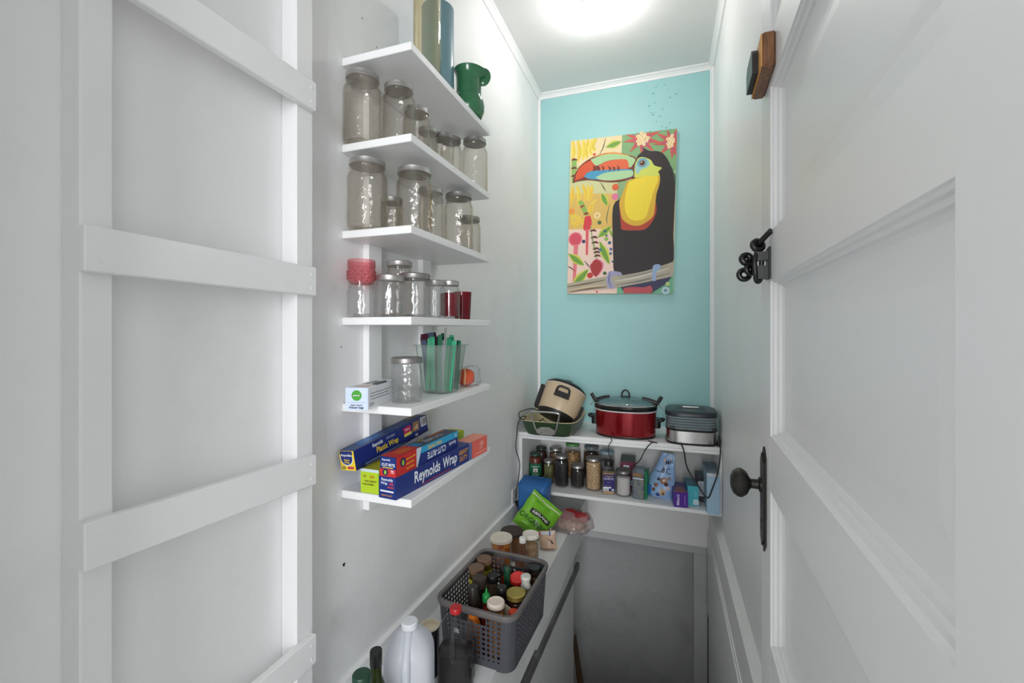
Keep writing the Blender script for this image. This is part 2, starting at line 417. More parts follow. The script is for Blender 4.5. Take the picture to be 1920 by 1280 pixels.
# right-hand skirt ledge
mb = MB(); mb.add([(XR, 1.0, -0.955), (XR, YB, -0.955), (XR - 0.026, YB, -0.985), (XR - 0.026, 1.0, -0.985), (XR - 0.026, 1.0, -2.4), (XR - 0.026, YB, -2.4), (XR, YB, -2.4), (XR, 1.0, -2.4)],
    [(0, 3, 2, 1), (3, 4, 5, 2), (0, 7, 4, 3), (1, 2, 5, 6), (4, 7, 6, 5), (0, 1, 6, 7)]); struct('baseboard_right', mb, M_RIGHT)
sbox('trim_9', XR - 0.030, XR - 0.026, 1.0, 2.73, -1.145, -1.128, M_TRIM, 0.001)
sbox('trim_10', XR - 0.034, XR - 0.026, 1.0, 2.73, -1.60, -1.15, M_RIGHT, 0.001)
# old nail holes in the left wall
for i, (hx, hy, r) in enumerate([(645, 1058, .0048), (953, 690, .003), (976, 700, .0025), (679, 34, .0022), (706, 88, .002), (640, 650, .002)]):
    p = px(hx, hy, X=XW + 0.0004)
    h = MB().add([(0, r * (1 + .25 * math.sin(3 * a)) * math.cos(a), r * (1 + .25 * math.sin(3 * a)) * math.sin(a)) for a in [2 * math.pi * k / 9 for k in range(9)]], [tuple(range(9))]).build('nail_hole', paint(RGB(22, 20, 20), 0.9), wl_)
    h.location = p

# ------------------------------------------------------------------ five panel door standing open on the right
slope = 0.0387
door = bpy.data.objects.new('door_1', None); COL.objects.link(door); door['kind'] = 'structure'
door.location = (0.1532, 0.22, 0); door.rotation_euler = (0, 0, -math.atan(slope))
DL, SW, DT = 0.800, 0.103, 0.042
yA, yB_ = 0.104, 0.697
pan = [(0.53, 0.80), (0.177, 0.443), (-0.196, 0.088), (-0.58, -0.297), (-0.965, -0.68)]
DZ0, DZ1 = FLOOR + 0.01, 0.93
MB().box(0, DT, 0, yA, DZ0, DZ1).build('stile', M_DOOR, door)
MB().box(0, DT, yB_, DL, DZ0, DZ1, None, None, 0.002).build('stile', M_DOOR, door)
edges = [DZ1] + [e for a, b in pan for e in (b, a)] + [DZ0]
for k in range(0, len(edges), 2): MB().box(0, DT, yA, yB_, edges[k + 1], edges[k]).build('rail', M_DOOR, door)
for a, b in pan:
    mb = MB(); loops = [(0, 0), (0.001, 0.003), (0.004, 0.005), (0.005, 0.010), (0.009, 0.012), (0.010, 0.017), (0.016, 0.0205), (0.050, 0.0215), (0.064, 0.0205), (0.068, 0.0203)]
    rs = [[(d, yA + i, a + i), (d, yA + i, b - i), (d, yB_ - i, b - i), (d, yB_ - i, a + i)] for i, d in loops]
    mb.rings(rs, cap0=False); mb.build('panel', M_DOOR, door)
# escutcheon with keyhole, and knob
ky, kz = 0.757, -0.305
esc = MB(); hw, h0, h1 = 0.021, -0.435, -0.230
def plate(hw, z0, z1, cut): return [(-hw, z0 + cut), (0, z0), (hw, z0 + cut), (hw, z1 - cut), (0, z1), (-hw, z1 - cut)]
Mx = frame((0, ky, 0), (0, -1, 0), (0, 0, 1))
esc.prism(plate(hw, h0, h1, 0.020), 0, 0.003, None, Mx)
esc.prism(plate(hw - 0.006, h0 + 0.012, h1 - 0.012, 0.015), 0.003, 0.0065, None, Mx)
e_o = esc.build('escutcheon', IRON, door); e_o['label'] = 'tall black door plate with pointed ends and keyhole'
k_ = MB(); k_.prism([(0.005 * math.cos(a), -0.375 + 0.005 * math.sin(a)) for a in [2 * math.pi * i / 10 for i in range(10)]], 0.0066, 0.0069, None, Mx)
k_.prism([(-0.0022, -0.392), (0.0022, -0.392), (0.0012, -0.375), (-0.0012, -0.375)], 0.0066, 0.0069, None, Mx)
k_.build('keyhole', paint((0.005, 0.005, 0.005, 1), 0.9), e_o)
kn = MB(); Mk = frame((0, ky, kz), (0, 0, 1), (0, -1, 0)) 
Mk = Matrix.Translation((0, ky, kz)) @ Matrix.Rotation(-math.pi / 2, 4, 'Y')
kn.lathe([(0.014, 0.006), (0.014, 0.010), (0.0095, 0.012), (0.009, 0.024), (0.012, 0.027), (0.022, 0.032), (0.0275, 0.040), (0.0285, 0.044), (0.0280, 0.0445), (0.0270, 0.049), (0.022, 0.056), (0.012, 0.0605), (0.0, 0.0615)], None, Mk, 36)
kn_o = kn.build('knob', IRON, door, 40); kn_o['label'] = 'round black iron door knob'
# black bolt latch with rings on the stile
la = MB()
la.box(-0.004, 0, 0.690, 0.722, 0.092, 0.150, None, None, 0.001)
la.box(-0.022, -0.004, 0.692, 0.707, 0.092, 0.116); la.box(-0.024, -0.004, 0.692, 0.709, 0.126, 0.142)
la_o = la.build('latch', BLACK, door); la_o['label'] = 'black metal bolt latch with round bosses'
def ringm(c, R, r, ax, parent, nm):
    a = Vector(ax).normalized(); u = a.orthogonal().normalized(); v = a.cross(u); c = Vector(c)
    return MB().tube([c + u * R * math.cos(t) + v * R * math.sin(t) for t in [2 * math.pi * k / 24 for k in range(24)]], r, None, 8, None, True).build(nm, BLACKG, parent, 50)
ringm((-0.020, 0.702, 0.155), 0.0085, 0.0058, (0.4, -1, 0.3), la_o, 'ring')
ringm((-0.037, 0.717, 0.133), 0.0075, 0.0062, (0.2, -1, 0.2), la_o, 'ring')
ringm((-0.040, 0.722, 0.104), 0.0090, 0.0052, (0.1, -1, 0.1), la_o, 'ring')
ringm((-0.031, 0.712, 0.112), 0.0075, 0.0055, (0.5, -1, 0.2), la_o, 'ring')
MB().tube(spline([(-0.0205, 0.705, 0.155), (-0.014, 0.695, 0.163), (-0.002, 0.677, 0.176)], 6), 0.0052, None, 10).build('bolt_handle', BLACKG, la_o, 50)
MB().tube(spline([(-0.022, 0.697, 0.142), (-0.026, 0.692, 0.125), (-0.025, 0.692, 0.1), (-0.022, 0.697, 0.088), (-0.016, 0.699, 0.092), (-0.014, 0.699, 0.125)], 6), 0.0042, None, 10).build('bolt_loop', BLACKG, la_o, 50)
# varnished wooden block with a black fitting, fixed high on the stile
WOODB = wood_mat('varnished_block', RGB(92, 58, 34), RGB(150, 104, 66), 160, (1, 1, 0.15), 0.35)
blk = thing('wooden_block', 'varnished brown wooden block with black fitting, fixed high on the open door', 'wooden block', (0.1800, 0.925, 0.484), (0, 0, -math.atan(slope)))
MB().box(-0.020, 0.0, -0.062, 0.060, -0.030, 0.031, None, None, 0.003).build('body', WOODB, blk)
MB().box(-0.022, -0.020, -0.060, 0.058, -0.028, 0.029).build('face_veneer', wood_mat('light_edge', RGB(190, 130, 60), RGB(214, 160, 90), 100), blk)
MB().prism([(-0.05, -0.022), (0.030, -0.022), (0.030, 0.014), (0.020, 0.024), (-0.04, 0.024), (-0.05, 0.014)], 0.0, 0.010, None, frame((-0.022, 0, 0), (0, -1, 0), (0, 0, 1))).build('fitting', BLACK, blk)

# ------------------------------------------------------------------ ladder fixed on the left wall
lad = thing('wall_ladder', 'white painted wooden ladder fixed flat against the left wall', 'ladder', (XW, 0.56, ledge_z(.56)))
def lp(o): o.parent = lad; o.matrix_parent_inverse = Matrix.Identity(4); o.location = -Vector(lad.location); return o
lp(MB().box(XW + .0005, -0.7357, 0.3632, 0.4012, ledge_z(.36), ZC - 0.04, None, None, 0.0025).build('stile', M_LADDER))
lp(MB().box(XW + .0005, -0.7357, 0.7262, 0.7732, ledge_z(.72), ZC - 0.04, None, None, 0.0025).build('stile', M_LADDER))
for zl, zr, ht in ((1.003, 0.93, .062), (0.585, 0.536, .062), (0.138, 0.134, 0.062), (-0.256, -0.274, 0.064), (-0.66, -0.664, 0.062)):
    vs = []; y0, y1 = 0.3600, 0.7665
    if zl > .3: zl = zr
    x0, x1, b = -0.7357, -0.7195, 0.002
    mb = MB(); mb.box(x0, x1, y0, y1, 0, ht, None, None, b)
    mb.v = [(x, y, z + zl - ht + (zr - zl) * (y - y0) / (y1 - y0)) for x, y, z in mb.v]
    r = lp(mb.build('rung', M_LADDER))
    for yy in (0.378, 0.752):
        for dz in (0.25, 0.72):
            zz = zl - ht + (zr - zl) * (yy - y0) / (y1 - y0) + dz * ht
            n_ = MB().lathe([(0.0028, 0), (0.0026, 0.0008), (0, 0.001)], None, Matrix.Translation((x1, yy, zz)) @ Matrix.Rotation(math.pi / 2, 4, 'Y'), 8).build('nail_head', M_LADDER, r)

# ------------------------------------------------------------------ six wall shelves on battens
Y0, Y1, XF, TH = 0.9124, 1.4116, -0.5743, 0.0195
S = [0.6868 - 0.2191 * k for k in range(6)]
unit = thing('wall_shelf_unit', 'six white shelf boards on two wall battens', 'shelves', (XW, 1.15, S[5]))
def up(o, par=unit): o.parent = par; o.location = -Vector(unit.location); return o
for s_ in S: up(MB().box(XW + 0.0005, XF, Y0, Y1, s_ - TH, s_, None, None, 0.0015).build('shelf_board', M_SHELF))
for a, b in ((0.995, 1.052), (1.275, 1.330)):
    zz = [S[0] + 0.055] + [q for s_ in S for q in (s_, s_ - TH)] + [-0.490 if a < 1.1 else S[5] - TH - 0.03]
    for k in range(0, len(zz), 2): up(MB().box(XW + 0.0005, XW + 0.020, a, b, zz[k + 1], zz[k], None, None, 0.001).build('batten', M_SHELF))

# ------------------------------------------------------------------ bare bulb on a porcelain ceiling socket
lp_ = px(1120, 2, Z=1.49)
lamp = thing('ceiling_lamp', 'bare glowing bulb in a white porcelain ceiling socket', 'lamp', (lp_.x, lp_.y, ZC))
PORC = paint((0.82, 0.81, 0.78, 1), 0.2, 0, 0.02)
MB().lathe([(0.066, 0), (0.067, -0.006), (0.064, -0.012), (0.045, -0.017), (0.030, -0.020), (0.025, -0.026), (0.0225, -0.045), (0.020, -0.045), (0.019, -0.030), (0, -0.030)], None, None, 40).build('socket', PORC, lamp, 40)
for a in (0.6, 3.7):
    MB().lathe([(0.0045, -0.0125), (0.004, -0.0175), (0, -0.018)], None, Matrix.Translation((0.048 * math.cos(a), 0.048 * math.sin(a), 0)), 10).build('screw', TIND, lamp, 40)
em = bpy.data.materials.new('bulb_glow'); em.use_nodes = True
eb = em.node_tree.nodes['Principled BSDF']; eb.inputs['Emission Color'].default_value = (1.0, 0.985, 0.955, 1); eb.inputs['Emission Strength'].default_value = BULB_STRENGTH
eb.inputs['Base Color'].default_value = (0.9, 0.9, 0.9, 1)
MB().lathe([(0.013, -0.034), (0.0135, -0.050), (0.020, -0.064), (0.0285, -0.080), (0.031, -0.094), (0.0285, -0.108), (0.020, -0.119), (0.010, -0.1245), (0, -0.126)], None, None, 28).build('bulb', em, lamp, 60)

# ------------------------------------------------------------------ jars
def jar(name, label, loc, r, h, lid=TIN, nk=0.86, gm=None, fill=None, group=None, sq=2.3, quilt=None, lidh=0.016, cat='jar', shoulder=0.74, lidr=None, lid_tilt=0.0, foot=0.9):
    t = thing(name, label, cat, loc, (0, 0, random.Random(label).uniform(-.4, .4)), group)
    rn = r * nk
    prof = [(r * .55, .004), (r * foot * .9, .0015), (r * foot, .0), (r * .97, h * .02), (r, h * .05), (r, h * shoulder), (r * .985, h * (shoulder + .03)),
            (rn + (r - rn) * .55, h * (shoulder + .07)), (rn + (r - rn) * .12, h * (shoulder + .105)), (rn, h * (shoulder + .125)), (rn * 1.035, h * (shoulder + .135)), (rn * 1.035, h * (shoulder + .15)), (rn * .98, h * (shoulder + .16)), (rn * .98, h - .001)]
    gm = gm or JAR; quilt = (gm is JARQ) if quilt is None else quilt
    if quilt: prof = prof[:5] + [(r, h * (.05 + (shoulder - .05) * k / 20)) for k in range(1, 20)] + prof[5:]
    rs = []
    for rr, z in prof:
        q = sq if z < h * (shoulder + .05) else 2.0
        ring = srng(z, rr, rr, q, 64 if quilt else 36)
        if quilt and h * .08 < z < h * (shoulder - .02):       # pressed diamond quilting
            ring = [(x * g_, y * g_, zz) for (x, y, zz), g_ in ((p, 1 - .03 * abs(math.sin(5 * math.atan2(p[1], p[0]) + 95 * z) * math.sin(5 * math.atan2(p[1], p[0]) - 95 * z))) for p in ring)]
        rs.append(ring)
    mbj = MB().rings(rs, gm, cap1=False)
    th_ = .0032                                                  # inner face of the glass wall
    mbj.rings([srng(.006, r * .6, None, sq, 36)] + [srng(max(.008, z), rr - th_, rr - th_, sq if z < h * (shoulder + .05) else 2, 36) for rr, z in prof if z > h * .03], gm, cap1=False)
    mbj.build('glass_body', gm, t, 40)
    if fill:
        fm, fr = fill
        MB().rings([srng(.009, r * .80, None, sq, 28), srng(.014, r * .885, None, sq, 28), srng(h * fr * .97, r * .885, None, sq, 28), srng(h * fr, r * .8, None, 2, 28), srng(h * fr + .001, r * .1, None, 2, 28)]).build('contents', fm, t, 50)
    if lid is not None:
        rl = lidr or rn * 1.06
        o = MB().lathe([(rl, h - lidh + .001), (rl * 1.02, h - lidh + .002), (rl, h - lidh + .004), (rl, h - .0025), (rl - .0015, h - .0006), (rl - .003, h), (rl - .0055, h), (rl - .007, h - .0012), (0, h - .0012)], None, None, 32, cap0=True).build('lid', lid, t, 35)
        if lid_tilt: o.rotation_euler = (0, lid_tilt, 0)
    return t
def on(xp, X, z): p = px(xp, X=X); return (p.x, p.y, z)
G2 = 'glass jars on the second shelf down'; G3 = 'glass jars on the third shelf down'
S2, S3, S4, S5, S6 = S[1], S[2], S[3], S[4], S[5]
e = 0.0003
jar('canning_jar', 'large empty canning jar against the wall at ladder end of second shelf down', on(680, -.7290, S2 + e), .0460, .176, TIN, .84, group=G2)
jar('canning_jar', 'empty canning jar beside the large one at ladder end of second shelf down', on(748, -.645, S2 + e), .0395, .152, TIN, .86, group=G2)
jar('canning_jar', 'slim empty canning jar with pale lid, third along the second shelf down', on(781, -.640, S2 + e), .0345, .128, STEEL, .9, group=G2)
jar('canning_jar', 'small empty canning jar with pale lid, fourth along the second shelf down', on(802, -.672, S2 + e), .0290, .129, TIN, .9, group=G2)
jar('canning_jar', 'small empty canning jar, fifth along the second shelf down', on(832, -.648, S2 + e), .0305, .130, TIND, .92, group=G2)
jar('canning_jar', 'empty canning jar half hidden behind smaller one on second shelf down', on(846, -.682, S2 + e), .0350, .172, TIND, .86, group=G2)
jar('canning_jar', 'large empty canning jar at teal wall end of second shelf down', on(890, -.622, S2 + e), .0430, .182, TIND, .86, group=G2)
jar('canning_jar', 'large empty canning jar at ladder end of third shelf down', on(689, -.716, S3 + e), .0475, .176, TIN, .88, group=G3)
jar('canning_jar', 'tiny empty jar tucked behind two large jars on third shelf down', on(735, -.728, S3 + e), .0310, .118, TIN, .9, group=G3)
jar('canning_jar', 'large empty canning jar beside tiny jar on third shelf down', on(777, -.625, S3 + e), .0455, .170, TIN, .9, group=G3)
jar('canning_jar', 'slim empty canning jar between two large ones on third shelf down', on(808, -.650, S3 + e), .0370, .160, TIN, .9, group=G3)
jar('canning_jar', 'large empty canning jar near teal wall end of third shelf down', on(860, -.622, S3 + e), .0455, .178, TIND, .86, group=G3)
jar('canning_jar', 'small empty canning jar last along the third shelf down', on(879, -.650, S3 + e), .0400, .140, TIND, .9, group=G3)
G4 = 'glass jars and glasses on the fourth shelf down'
jar('jelly_jar', 'clear quilted jelly jar under the pink jar on fourth shelf', on(678, -.730, S4 + e), .0345, .090, None, .95, JARQ, group=G4, sq=2.2, shoulder=.70)
t = thing('pink_jelly_jar', 'pink glass jelly jar stacked on a clear one on fourth shelf', 'jar', Vector(on(678, -.730, S4 + e)) + Vector((0, 0, .083)), group=G4)
PINKG = glass((0.86, 0.50, 0.52), 0.05, 1.5, 1.0, 160, 0.22, (0.75, 0.22, 0.25))
MB().lathe([(.018, .003), (.026, 0), (.030, .004), (.0345, .012), (.0355, .028), (.034, .036), (.0325, .040), (.0345, .043), (.0335, .046), (.0345, .049), (.0335, .052), (.034, .056), (.033, .0615)], None, None, 32, cap1=False).build('glass_body', PINKG, t, 40)
for k in range(3):
    for q in range(14):
        a = 2 * math.pi * (q + .5 * (k % 2)) / 14
        MB().lathe([(.0028, 0), (.002, .0014), (0, .0018)], None, Matrix.Translation((.0352 * math.cos(a), .0352 * math.sin(a), .014 + .008 * k)) @ Euler((0, math.pi / 2, a)).to_matrix().to_4x4(), 6).build('hobnail', PINKG, t, 60) if q % 1 == 0 else None
jar('jelly_jar', 'wide clear jelly jar with crooked lid beside stacked jars on fourth shelf', on(729, -.668, S4 + e), .0335, .107, TIN, .96, JARQ, group=G4, sq=2.4, shoulder=.74, lid_tilt=.05)
jar('canning_jar', 'tall empty canning jar behind the jelly jars on fourth shelf', on(749, -.717, S4 + e), .0360, .162, TIN, .93, group=G4)
jar('jelly_jar', 'wide clear jelly jar with dark grey lid on fourth shelf', on(778, -.640, S4 + e), .0390, .118, TIND, .98, JARQ, group=G4, sq=2.4, shoulder=.76)
jar('jelly_jar', 'narrow clear jar with pale lid beside the red filled jar on fourth shelf', on(815, -.640, S4 + e), .0300, .112, TIN, .92, JARQ, group=G4)
jar('canning_jar', 'small clear jar filled deep red on fourth shelf', on(843, -.622, S4 + e), .0300, .116, TIN, .9, CLEAR, (paint(RGB(112, 10, 30), 0.12, 0, .1), .68), group=G4)
t = thing('ruby_tumbler', 'dark ruby red glass tumbler last along the fourth shelf', 'glass', on(867, -.640, S4 + e))
RUBY = glass((0.62, 0.05, 0.09), 0.03, 1.5, 0, 90, 0.35, (0.30, 0.01, 0.03))
MB().lathe([(.018, .004), (.022, 0), (.026, .003), (.0305, .092), (.0295, .0925), (.025, .006), (0, .005)], None, None, 32, cap1=False).build('glass_body', RUBY, t, 50)

# top shelf: tall glass vase, blue cylinder, green pitcher
t = thing('glass_cylinder_vase', 'tall clear amber tinged glass vase on the top shelf', 'vase', on(801, -.622, S[0] + e))
MB().lathe([(.026, .006), (.033, 0), (.035, .006), (.035, .345), (.034, .350), (.0325, .345), (.0325, .012), (0, .010)], None, None, 36, cap1=False, n=2.6).build('glass_body', glass((0.955, 0.935, 0.87), .04, 1.55, .3, 25, 0.03, (0.85, 0.75, 0.55)), t, 50)
t = thing('blue_cylinder', 'tall smooth blue grey cylinder on top shelf behind clear vase', 'canister', on(821, -.680, S[0] + e))
MB().lathe([(.048, 0), (.0505, .002), (.0505, .318), (.049, .320), (.046, .318), (.046, .02), (0, .02)], None, None, 40).build('body', paint(RGB(112, 150, 165), .3, 0, .05, 12), t, 40)
t = thing('green_pitcher', 'green glazed pottery pitcher with curled lip on the top shelf', 'pitcher', on(879, -.610, S[0] + e), (0, 0, .35))
GREEN = paint(RGB(50, 102, 70), .16, 0, .35, 25, .15, 60)
rs = []
for r_, z in [(.030, 0), (.042, .004), (.050, .022), (.0515, .040), (.048, .058), (.043, .068), (.0405, .073), (.041, .078), (.040, .083), (.041, .088), (.040, .093), (.041, .098), (.040, .103), (.041, .108), (.040, .113), (.041, .118), (.041, .128), (.042, .138), (.046, .150), (.049, .156), (.047, .157), (.040, .150), (.036, .12), (.036, .08), (.03, .02)]:
    ring = srng(z, r_, None, 2, 40)
    if z > .13:
        ring = [(x + (.016 * max(0, x / r_) ** 6 if r_ > .04 else 0), y, zz - (.004 * max(0, x / r_) ** 6)) for x, y, zz in ring]
    rs.append(ring)
MB().rings(rs).build('body', GREEN, t, 40)
hd = MB(); hd.tube(spline([(.038, 0, .146), (.050, .0, .155), (.0585, 0, .148), (.060, 0, .136), (.054, 0, .124), (.046, 0, .120), (.0425, 0, .128)], 6), [.006] * 37, None, 10, None, False, 2.0); hd.build('curled_lip', GREEN, t, 50)

# ------------------------------------------------------------------ fifth shelf: freezer bags box, jar, tub of straws, orange cloth
def carton(name, label, cat, loc, rot, w, L, h, cols, group=None, bev=.0012):
    """box with local x in [-w,0], y in [0,L] (near end y=0), z in [0,h]; cols = right, near, top, rest"""
    t = thing(name, label, cat, loc, rot, group)
    mb = MB(); mats = [paint(c, .4, 0, .05) for c in cols]
    x0, x1 = -w, 0
    vs = [(x0, 0, 0), (x1, 0, 0), (x1, L, 0), (x0, L, 0), (x0, 0, h), (x1, 0, h), (x1, L, h), (x0, L, h)]
    mb.add(vs, [(1, 2, 6, 5)], mats[0]); mb.add(vs, [(0, 1, 5, 4)], mats[1]); mb.add(vs, [(4, 5, 6, 7)], mats[2])
    mb.add(vs, [(0, 3, 2, 1), (2, 3, 7, 6), (3, 0, 4, 7)], mats[3])
    mb.build('carton', None, t)
    # end flap, slightly proud
    MB().box(x0 + .001, x1 - .001, -.0009, 0, .0008, h - .0008).build('end_flap', mats[1], t)
    t['_w'] = w
    R = frame((0, 0, 0), (0, 1, 0), (0, 0, 1)); N = frame((-w, -.0009, 0), (1, 0, 0), (0, 0, 1)); T = frame((0, 0, h), (0, 1, 0), (-1, 0, 0))
    del t['_w']
    return t, R, N, T
WH = RGB(236, 238, 242)
a_ = math.atan2(.044, .163)
t, R, N, T = carton('freezer_bag_box', 'small white box of freezer bags with green round mark on fifth shelf', 'box', (-.655, .858, S5 + e), (0, 0, a_ * .8), .056, .175, .052, [WH, RGB(205, 218, 240), WH, WH])
prints(t, N, [('c', .028, .034, .0125, RGB(70, 160, 50)), ('r', .0175, .0325, .0385, .0365, RGB(40, 120, 30)), ('t', 'greener', .028, .0345, .0055, WH, 0, True), ('r', .004, .0175, .052, .0180, RGB(120, 140, 170)),
    ('t', 'zipper closure', .028, .0115, .0050, RGB(50, 60, 80), 0, True), ('t', 'freezer bags', .028, .0058, .0072, RGB(40, 48, 66), 0, True)])
prints(t, R, [('r', .012, .036, .13, .0372, RGB(60, 60, 66)), ('r', .010, .029, .12, .0302, RGB(60, 60, 66)), ('r', .014, .022, .125, .0232, RGB(90, 90, 96)), ('r', .006, .008, .03, .0088, RGB(90, 90, 96)), ('r', .006, .011, .034, .0118, RGB(90, 90, 96)), ('r', .006, .014, .028, .0148, RGB(90, 90, 96))])
prints(t, T, [('p', [(.012, .008), (.05, .014), (.052, .040), (.02, .046)], RGB(214, 190, 176)), ('p', [(.055, .004), (.12, .004), (.15, .022), (.10, .030), (.06, .020)], RGB(52, 56, 66)), ('r', .07, .034, .14, .046, RGB(130, 130, 140))])
jar('canning_jar', 'empty wide mouth jar with grey lid beside white box on fifth shelf', on(763, -.640, S5 + e), .0395, .116, TIND, .97, JARQ, shoulder=.72, sq=2.0, group='glass jars on the fifth shelf down')
tb = px(826, X=-.640); t = thing('plastic_tub', 'clear plastic tub of packaged straws on the fifth shelf', 'tub', (tb.x, tb.y + .004, S5 + e), (0, 0, math.radians(-8)))
TUBP = glass((0.93, 0.95, 0.94), .08, 1.4, .1, 20, .10, (.75, .8, .78))
n8 = 5
MB().rings([srng(0, .040, .043, n8, 40), srng(.003, .043, .046, n8, 40), srng(.138, .060, .064, n8, 40), srng(.140, .0665, .071, n8, 40), srng(.143, .067, .0715, n8, 40), srng(.142, .060, .064, n8, 40), srng(.005, .042, .045, n8, 40), srng(.0045, .001, .001, n8, 40)], cap0=True, cap1=False).build('tub', TUBP, t, 40)
STG = [RGB(26, 120, 84), RGB(60, 160, 120), RGB(28, 98, 70), RGB(190, 205, 215), RGB(74, 84, 110), RGB(90, 170, 130)]
rnd = random.Random(4)
gst = 'packaged straws standing in the clear tub'
stw = [(-.026, -.030, 5, .011, .155, .03, -.04), (-.006, -.032, 1, .012, .160, -.02, .0), (.012, -.034, 2, .010, .165, .05, .02), (.026, -.026, 0, .011, .158, .10, -.02), (-.014, -.012, 4, .014, .172, -.08, .0), (.008, -.008, 3, .015, .150, .04, .03), (.022, .006, 0, .010, .160, .1, .06), (-.026, .012, 4, .010, .165, -.12, .02), (.000, .014, 2, .012, .170, .02, .04), (.034, -.016, 1, .011, .150, .12, .0), (-.033, -.016, 4, .012, .150, -.10, .0), (.016, .026, 1, .011, .165, .06, .06), (-.014, .028, 4, .012, .160, -.06, .06), (.032, .024, 2, .010, .150, .12, .06)]
wordy = ['leaning to the ladder side', 'upright at the front', 'upright beside grey straw', 'at the open side', 'in purple wrapper', 'in the middle', 'at the far corner', 'at the back by the wall', 'at the back, tallest', 'pressed against the open side', 'beside the dark red packet', 'behind the white packet', 'in the wall side corner', 'in the far outer corner']
cn = ['light green', 'mid green', 'deep green', 'pale', 'slate', 'green']
for (x, y, c, wd, L, ty, tx), wd_ in zip(stw, wordy):
    o = MB().box(-wd * .72, wd * .72, -.003, .003, 0, L, None, None, .002).build('straw_packet', paint(STG[c], .25, 0, .25, 60), None)
    o.matrix_world = Matrix.Translation(Vector((tb.x, tb.y + .004, S5 + .007))) @ Matrix.Rotation(math.radians(-8), 4, 'Z') @ Matrix.Translation((x * 1.15, y * .95, 0)) @ Euler((tx, ty, 0)).to_matrix().to_4x4()
    tag(o, {4: 'slate', 3: 'white', 0: 'dark green', 1: 'bright green', 2: 'deep green', 5: 'pale green'}[c] + ' straw packet ' + wd_ + (' of' if wd_[:2] != 'in' or 'corner' in wd_ or 'middle' in wd_ else ', in') + ' the clear tub', 'straws', gst)
o = MB().tube([(0, 0, 0), (.012, -.004, .185)], .0028, None, 8).build('metal_straw', TIND, None, 50); o.location = (tb.x + .012, tb.y - .01, S5 + .008)
tag(o, 'thin grey metal straw poking out of the clear tub', 'straw')
o = MB().rings([srng(.0, .020, .012, 2, 20), srng(.05, .024, .016, 2.4, 20), srng(.10, .026, .016, 2.6, 20), srng(.150, .028, .010, 3, 20), srng(.166, .026, .002, 3, 20)]).build('dark_red_packet', paint(RGB(70, 22, 46), .25, 0, .5, 40), None, 50)
o.matrix_world = Matrix.Translation((tb.x - .030, tb.y + .018, S5 + .012)) @ Euler((0, -.14, 0)).to_matrix().to_4x4()
tag(o, 'dark red wrapped packet standing in the clear tub', 'packet')
oc = px(873, X=-.625)
t = thing('orange_cloth_roll', 'orange cloth roll with pale band, inside a plastic bag on fifth shelf', 'cloth roll', (oc.x, oc.y, S5 + .0022), (0, 0, .5))
ORA = paint(RGB(196, 78, 44), .7, 0, .2, 50, .5, 90)
rs = []
for k in range(13):
    a = k / 12; xx = -.028 + .056 * a; rr = .028 * math.sqrt(max(.02, 1 - ((a - .5) * 1.7) ** 2))
    rs.append([(xx, y * 1.0, z + .0285) for y, z, _ in [(p[0], p[1], 0) for p in srng(0, rr, rr, 2.2, 24)]])
MB().rings(rs).build('roll', ORA, t, 60)
MB().tube([(-.004 + .001 * math.sin(3 * q), .0275 * math.cos(q), .0285 + .0275 * math.sin(q)) for q in [2 * math.pi * k / 24 for k in range(24)]], .0035, None, 8, None, True).build('pale_band', paint(RGB(232, 176, 130), .6), t, 60)
def crumple(rings_, amp, sc, seed=0):
    return [[tuple(Vector(p) + noise.noise_vector(Vector(p) * sc + Vector((seed, seed * 2.1, 0))) * amp) for p in r] for r in rings_]
BAGP = glass((0.95, 0.95, 0.96), .12, 1.35, 1.2, 60, .05, (.85, .85, .88))
bg_ = [srng(.0025, .030, .034, 2.4, 28), srng(.010, .036, .042, 2.4, 28), srng(.035, .035, .038, 2.2, 28), srng(.056, .028, .028, 2.0, 28, 0, .01), srng(.066, .016, .012, 2, 28, 0, .02)]
o = MB().rings([[(p[0], p[1] + .006, max(p[2], .0012)) for p in r] for r in crumple(bg_, .005, 45)]).build('plastic_bag', BAGP, None, 60); o.location = (oc.x + .002, oc.y + .012, S5 + e); o.rotation_euler = (0, 0, -.3)
tag(o, 'clear crinkled plastic bag around the orange cloth roll', 'plastic bag')

# ------------------------------------------------------------------ lowest wall shelf: wrap and paper boxes
NAVY = RGB(22, 44, 118); DNAVY = RGB(14, 30, 84); REDB = RGB(196, 40, 36); YEL = RGB(238, 208, 54); LIME = RGB(178, 206, 40); CYAN = RGB(40, 160, 205)
az = -math.atan2(.041, .467)
t, R, N, T = carton('foil_box', 'long blue box of foil wrap with salmon far end, at lowest shelf front', 'box', (-.607, .899, S6 + e), (0, 0, az), .052, .467, .054, [NAVY, NAVY, RGB(206, 196, 186), DNAVY], 'wrap and paper boxes on the lowest shelf')
prints(t, R, [('r', .365, 0, .467, .054, RGB(226, 104, 88)), ('r', .352, 0, .355, .054, RGB(150, 170, 210)), ('r', .358, 0, .361, .054, RGB(150, 170, 210)), ('r', .344, 0, .347, .054, RGB(110, 130, 180)), ('t', 'Reynolds', .128, .031, .041, RGB(235, 238, 246), .0, True, .78), ('t', 'Wrap', .238, .031, .041, RGB(235, 238, 246), .0, True, .78),
    ('t', 'HEAVY', .312, .037, .020, RGB(226, 160, 60), 0, True, .85), ('t', 'DUTY', .312, .018, .020, RGB(226, 160, 60), 0, True, .85), ('r', .10, .0055, .24, .0085, RGB(150, 40, 70)), ('t', '150', .425, .036, .018, RGB(245, 210, 200), 0, True), ('t', 'SQ FT', .425, .023, .008, RGB(245, 210, 200), 0, True), ('r', .385, .010, .455, .0115, RGB(250, 215, 205))])
